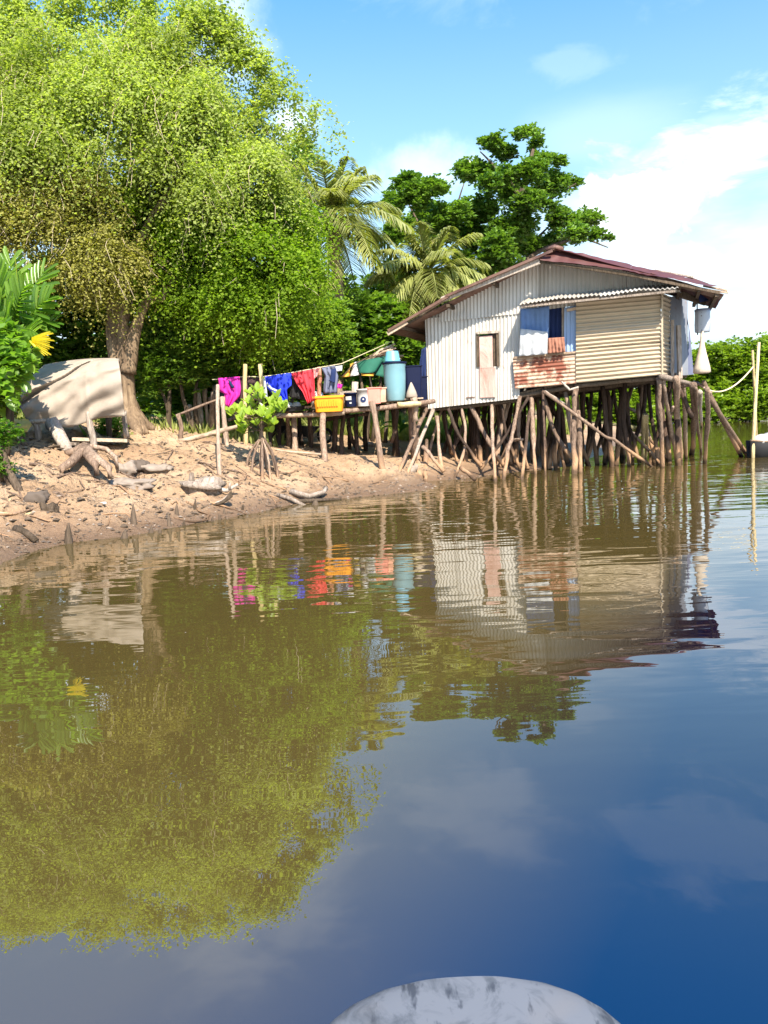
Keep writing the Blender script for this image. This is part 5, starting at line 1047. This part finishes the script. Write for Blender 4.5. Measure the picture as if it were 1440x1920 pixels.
bush('tree', 'dark leafy tree filling the gap behind the palms', 'tree', [wl(x, y, 25, r) for x, y, r in [(660, 620, 40), (700, 570, 36), (760, 600, 45), (740, 540, 36), (800, 590, 45), (850, 560, 40), (640, 560, 30), (780, 650, 40), (700, 660, 40), (860, 610, 40)]], 2300, 9, 'almond', 34, .2, .13)
bush('tree', 'leafy tree in the shade behind the weeping tree trunk', 'tree', [wl(x, y, 19, r) for x, y, r in [(120, 560, 70), (200, 600, 70), (280, 540, 60), (320, 620, 60), (60, 640, 70), (160, 700, 60), (260, 690, 50), (330, 740, 45), (380, 600, 60), (120, 760, 50), (-40, 560, 80), (-120, 700, 80)]], 3600, 9, 'bush', 35, .2, .12)
bush('tree', 'shaded tree behind the leafy bushes and the stick fence', 'tree', [wl(x, y, 21, r) for x, y, r in [(420, 560, 60), (500, 580, 60), (580, 560, 50), (420, 720, 50), (480, 740, 45), (560, 730, 45), (620, 600, 40), (380, 760, 40)]], 2600, 9, 'bush', 36, .2, .12)
rg = np.random.default_rng(60)
lob = [(np.array([x, y, 1.2 + rg.random() * 2.2]), np.array([1.6, 1.2, 1.5])) for x in np.arange(-24, 6, 1.7) for y in (27 + rg.normal(), 31 + rg.normal())]
o = rosecrown('undergrowth', lob, 9000, 9, M['bush'], None, 61, .3, .2, 'stuff')
bush('bush', 'low shrub with small leaves under the canvas covered bench', 'bush', [wl(x, y, 13.2, r) for x, y, r in [(205, 800, 20), (222, 806, 16), (190, 812, 14)]], 260, 8, 'bush', 37, .06, .035)
# grass behind the jetty and house
def grass(n, xr, yr, h0, h1, seed, name='grass'):
    rg = np.random.default_rng(seed); x = rg.uniform(*xr, n); y = rg.uniform(*yr, n); z = H0(x, y); k = z > .35; x, y, z = x[k], y[k], z[k]; n = len(x); P = np.stack([x, y, z - .02], -1); D = unit(np.stack([rg.normal(size=n) * .3, rg.normal(size=n) * .3, np.ones(n)], -1)); S = unit(np.cross(D, rg.normal(size=(n, 3)))); hh = rg.uniform(h0, h1, n)
    leafmesh(name, P, D, S, hh, .05, M['grass'], None, kind='stuff')
grass(26000, (-5, 7), (20, 27), .2, .6, 5); grass(2500, (-9, -2), (14.8, 18), .1, .35, 6)
# banana-like leaves behind the jetty's right end
bn = root('banana_plant', W(752, 830, 18.5), 'small banana plant with hanging leaves behind the jetty', 'plant')
def bladeleaf(parent, base, d, ln, wd, mat, name='leaf', bend=.5, n=9, cross=(0, 0, 1)):
    d = unit(np.asarray(d, float)); P = []; S = unit(np.cross(d, [0.05, .02, 1.0]))
    for i in range(n):
        t = i / (n - 1); c = base + d * ln * t - np.array([0, 0, bend * ln * t * t]); w = wd * .5 * math.sin(math.pi * min(.98, t * .93 + .04)) ** .7
        P.append([c - S * w + [0, 0, w * .25], c - [0, 0, w * .1], c + S * w + [0, 0, w * .25]])
    return G().grid(P).make(name, mat, parent)
c = W(750, 820, 18.5)
for i in range(7): a = i * .9; bladeleaf(bn, c + [0, 0, .1 + .1 * (i % 3)], [math.cos(a), math.sin(a) * .7, 1.2], .8, .2, M['broad'], bend=.7)

# ---- young mangrove on prop roots, every leaf a part
ym = root('young_mangrove', GP(495, 890), 'young mangrove with bright glossy leaves standing on thin prop roots', 'mangrove'); ctr = GP(495, 890); Ym = ctr[1]
top = W(493, 800, Ym)
limb(ym, [W(489, 822, Ym), W(492, 790, Ym), W(488, 750, Ym), W(486, 735, Ym)], [.035, .03, .022, .015], 'post', 'stem')
for (x, y, dy, r) in [(458, 892, .1, .022), (470, 893, -.1, .02), (492, 908, -.3, .026), (488, 905, .1, .02), (508, 903, -.25, .02), (524, 905, 0, .024), (518, 893, .3, .018), (500, 898, .2, .018)]:
    e = W(x, y, Ym + dy); mid_ = lerp(W(491, 818, Ym), e, .45) + np.array([(x - 491) / 1440 * 3.2, 0, .03]); limb(ym, [W(491, 816 + 6 * RNG.random(), Ym), mid_, e - [0, 0, .05]], [r * .8, r, r * 1.05], 'post', 'prop_root', 7)
def protoleaf(name, mat, curl=.12):
    g = G(); P = []
    for i in range(6):
        t = i / 5; w = .5 * math.sin(math.pi * min(.97, t * .9 + .06)) ** .75 * .55; P.append([[-w, t, .10 * w * 2 - curl * t * t], [0, t, -curl * t * t - .03], [w, t, .10 * w * 2 - curl * t * t]])
    g.grid(P); me = bpy.data.meshes.new(name); me.from_pydata(g.v[0].tolist(), [], g.f); me.polygons.foreach_set('use_smooth', [True] * len(me.polygons)); me.materials.append(mat); return me
LY = protoleaf('young_leaf', M['young'])
ls = [(486, 745, 22), (470, 770, 24), (500, 765, 24), (455, 785, 22), (520, 775, 22), (440, 775, 14), (485, 790, 26), (510, 795, 20), (460, 805, 14), (530, 765, 10), (490, 772, 26), (500, 805, 14), (480, 760, 22), (515, 760, 18)]
rg = np.random.default_rng(77); cnt = 0
for (x, y, r) in ls:
    for q in range(4):
        cc = W(x + rg.normal() * r * .5, y + rg.normal() * r * .42, Ym + rg.normal() * .16); limb(ym, [lerp(W(488, 750, Ym), W(491, 812, Ym), rg.random()), lerp(top, cc, .7), cc], [.007, .006, .005], 'bark_dark', 'twig', 4)
        for k in range(5):
            a = k * 2.4 + rg.random(); tl = rg.uniform(.5, 1.25) if k else 1.45; d = np.array([math.cos(a) * math.cos(tl), math.sin(a) * math.cos(tl), math.sin(tl)]); s = rg.uniform(.11, .175)
            if cnt < 292: put(LY, 'leaf', ym, frame(cc, d, (0.1 * rg.normal(), -.5, 1), s)); cnt += 1
# ---- plants at the left edge
LB = protoleaf('broad_leaf', M['broad'], .2)
sb = root('shrub', W(30, 830, 10.6), 'dense shrub with large pointed leaves at the left edge by the covered bench', 'shrub'); rg = np.random.default_rng(5)
SB = [wl(x, y, Y, r) for x, y, Y, r in [(18, 655, 10.9, 28), (42, 685, 10.8, 20), (0, 690, 10.8, 32), (26, 715, 10.8, 20), (-5, 730, 10.7, 28), (-35, 680, 10.9, 40), (8, 630, 11, 24), (50, 658, 11, 14), (-35, 740, 10.8, 36)]]
P, D, r = lobepts(SB, 285, rg, .5, .3)
for p, d in zip(P, D):
    dd = unit(d * .6 + np.array([rg.normal() * .4, -.3, -.35 + .4 * rg.normal()])); put(LB, 'leaf', sb, frame(p, dd, (.2 * rg.normal(), -.5, 1), rg.uniform(.12, .25), 1.1))
rosecrown('crown', SB, 420, 6, M['broad'], sb, 41, .13, .08)
limb(sb, [W(10, 860, 10.8), W(20, 760, 10.9), W(30, 660, 11)], [.06, .05, .03], 'bark_dark', 'stem'); limb(sb, [W(0, 860, 10.8), W(-10, 760, 10.9), W(-20, 690, 11)], [.06, .05, .03], 'bark_dark', 'stem')
bush('bush', 'fine leaved pale green bush low at the left edge beside the canvas', 'bush', [wl(x, y, 11.3, r) for x, y, r in [(10, 770, 22), (-20, 780, 30), (25, 745, 16), (-40, 750, 30)]], 700, 9, 'mangrove', 42, .05, .03)
bush('bush', 'small leafy plant on the shaded mud at the left edge', 'bush', [wl(x, y, 9.7, r) for x, y, r in [(8, 880, 14), (22, 888, 8), (-10, 870, 18), (5, 830, 18), (30, 815, 14), (0, 810, 22)]], 260, 7, 'broad', 43, .055, .032)
fp = root('fan_palm', W(20, 800, 12.0), 'low palm with broad ribbed leaflets above the shrub at the left edge', 'palm tree')
LF = None
def protostrip(name, mat):
    P = [];
    for i in range(6):
        t = i / 5; w = [.12, .3, .42, .5, .52, .40][i] * .28; P.append([[-w, t, .05 - .12 * t * t], [0, t, -.0 - .12 * t * t - .04], [w, t * (1 if i < 5 else .97), .05 - .12 * t * t]])
    g = G(); g.grid(P); me = bpy.data.meshes.new(name); me.from_pydata(g.v[0].tolist(), [], g.f); me.polygons.foreach_set('use_smooth', [True] * len(me.polygons)); me.materials.append(mat); return me
LF = protostrip('palm_leaflet', M['broad']); LYL = protostrip('yellow_leaflet', M['yellow_leaf']); FY = 12.0
def ribfrond(base, tip, mesh, n, ln, mat, wf=1.0, name='frond', label=None, fan=1.0, sagv=.1):
    P = [lerp(base, tip, t) - np.array([0, 0, sagv * 4 * (t - .5) ** 2 - sagv]) for t in np.linspace(0, 1, 8)]
    o = G().tube(P, np.linspace(.022, .008, 8), 6, 0).make(name, mat, fp)
    if label: o['label'] = label
    d = unit(np.asarray(tip) - np.asarray(base)); s = unit(np.cross(d, [0, -1.0, .4]))
    for i in range(n):
        t = .25 + .75 * i / (n - 1); p = np.array([np.interp(t, np.linspace(0, 1, 8), np.array(P)[:, a]) for a in range(3)])
        for sg in (-1, 1):
            dd = unit(s * sg * fan * (1.05 - .6 * t) + d * (.45 + .6 * t) + RNG.normal(size=3) * .06 - [0, 0, .12]); put(mesh, 'leaflet', o, frame(p, dd, (0.15 * sg, -.8, .6), ln * (.75 + .5 * math.sin(math.pi * t)) * RNG.uniform(.85, 1.1), wf))
    return o
b_ = W(25, 640, FY)
for (x, y, dy, n, ln) in [(82, 512, 0, 7, .36), (90, 562, -.2, 8, .34), (20, 492, .1, 8, .40), (-20, 520, -.2, 8, .45), (98, 605, -.1, 8, .28), (45, 540, -.5, 7, .34), (-40, 580, -.4, 8, .45), (15, 590, -.7, 7, .36), (65, 622, -.5, 7, .26)]:
    ribfrond(b_ + [RNG.normal() * .05, 0, 0], W(x, y, FY + dy), LF, n + 4, ln * .9, M['broad'], .62)
o = bladeleaf(fp, W(33, 532, FY - .6), [.01, 0, 1], .55, .15, M['yellow_leaf'], 'dead_leaf', .05); o['label'] = 'folded yellow leaf standing upright'
o = G().tube([W(56, 640, 11.0), W(66, 650, 10.9)], .015, 5).make('dead_frond', M['yellow_leaf'], fp); o['label'] = 'yellow fan of dead leaflets above the canvas'
for i in range(13):
    a = math.radians(20 - i * 5.6); tip = np.array([math.cos(a), -.12, math.sin(a) * .9]); put(LYL, 'leaflet', o, frame(W(60, 634 + i * .9, 10.95), tip, (0, -1, .4), .27 + .04 * math.sin(i * 2), .24))
limb(fp, [W(22, 830, 12), W(24, 640, FY)], [.09, .07], 'bark', 'trunk')
# ---- dead hanging leaf strips under the bench and yellow-green leaves
for (x, y, dx, dy_) in [(142, 788, .18, -.5), (150, 800, .22, -.35)]: tag(bladeleaf(None, W(x, y, 12.6), [dx, 0, -.3], .4, .09, M['broad'], bend=.3), 'long green strap leaf beside the pale slanting log' if x < 145 else 'second strap leaf hanging under the bench', 'leaf')
# ---- far mangrove shore
rg = np.random.default_rng(90)
def mgtrees(name, xs_, y0, hs, n, seed, size=.34):
    lob = []
    for x in xs_:
        for q in range(8):
            h = hs(x) * (.08 + .89 * rg.random() ** .9); lob.append((np.array([x + rg.normal() * .8, y0(x) + rg.normal() * .9 + (hs(x) - h) * -.25, h]), np.array([1.0, 1.0, .75]) * rg.uniform(.7, 1.2)))
    rosecrown(name, lob, n, 8, M['mangrove'], None, seed, size, size * .62, 'stuff')
mgtrees('mangrove_wood', np.arange(12, 44, .8), lambda x: 46 + (x - 14) * -.12, lambda x: 4.5 + .9 * math.sin(x * .5 + 1) * .6 + .04 * (x - 16), 42000, 91, .22)
mgtrees('mangrove_wood', np.arange(6, 16, .9), lambda x: 52, lambda x: 4.2, 5000, 92)
mgtrees('mangrove_wood', np.arange(-40, 6, 1.8), lambda x: 46, lambda x: 6.5, 7000, 94, .5)
mgtrees('mangrove_wood', np.arange(10, 44, .7), lambda x: 45.0 + (x - 14) * -.12, lambda x: 1.5, 16000, 96, .2)
rg2 = np.random.default_rng(8); g = G()
for i in range(90):
    x = rg2.uniform(9, 42); y = 45.2 + rg2.normal() * .6; g.tube([[x, y, -.3], [x + rg2.normal() * .3, y + .2, .8], [x + rg2.normal() * .5, y + .8, 2.2]], [.05, .04, .03], 5, 0)
tag(g.make('mangrove_stems', M['bark_dark'], None), kind='stuff')
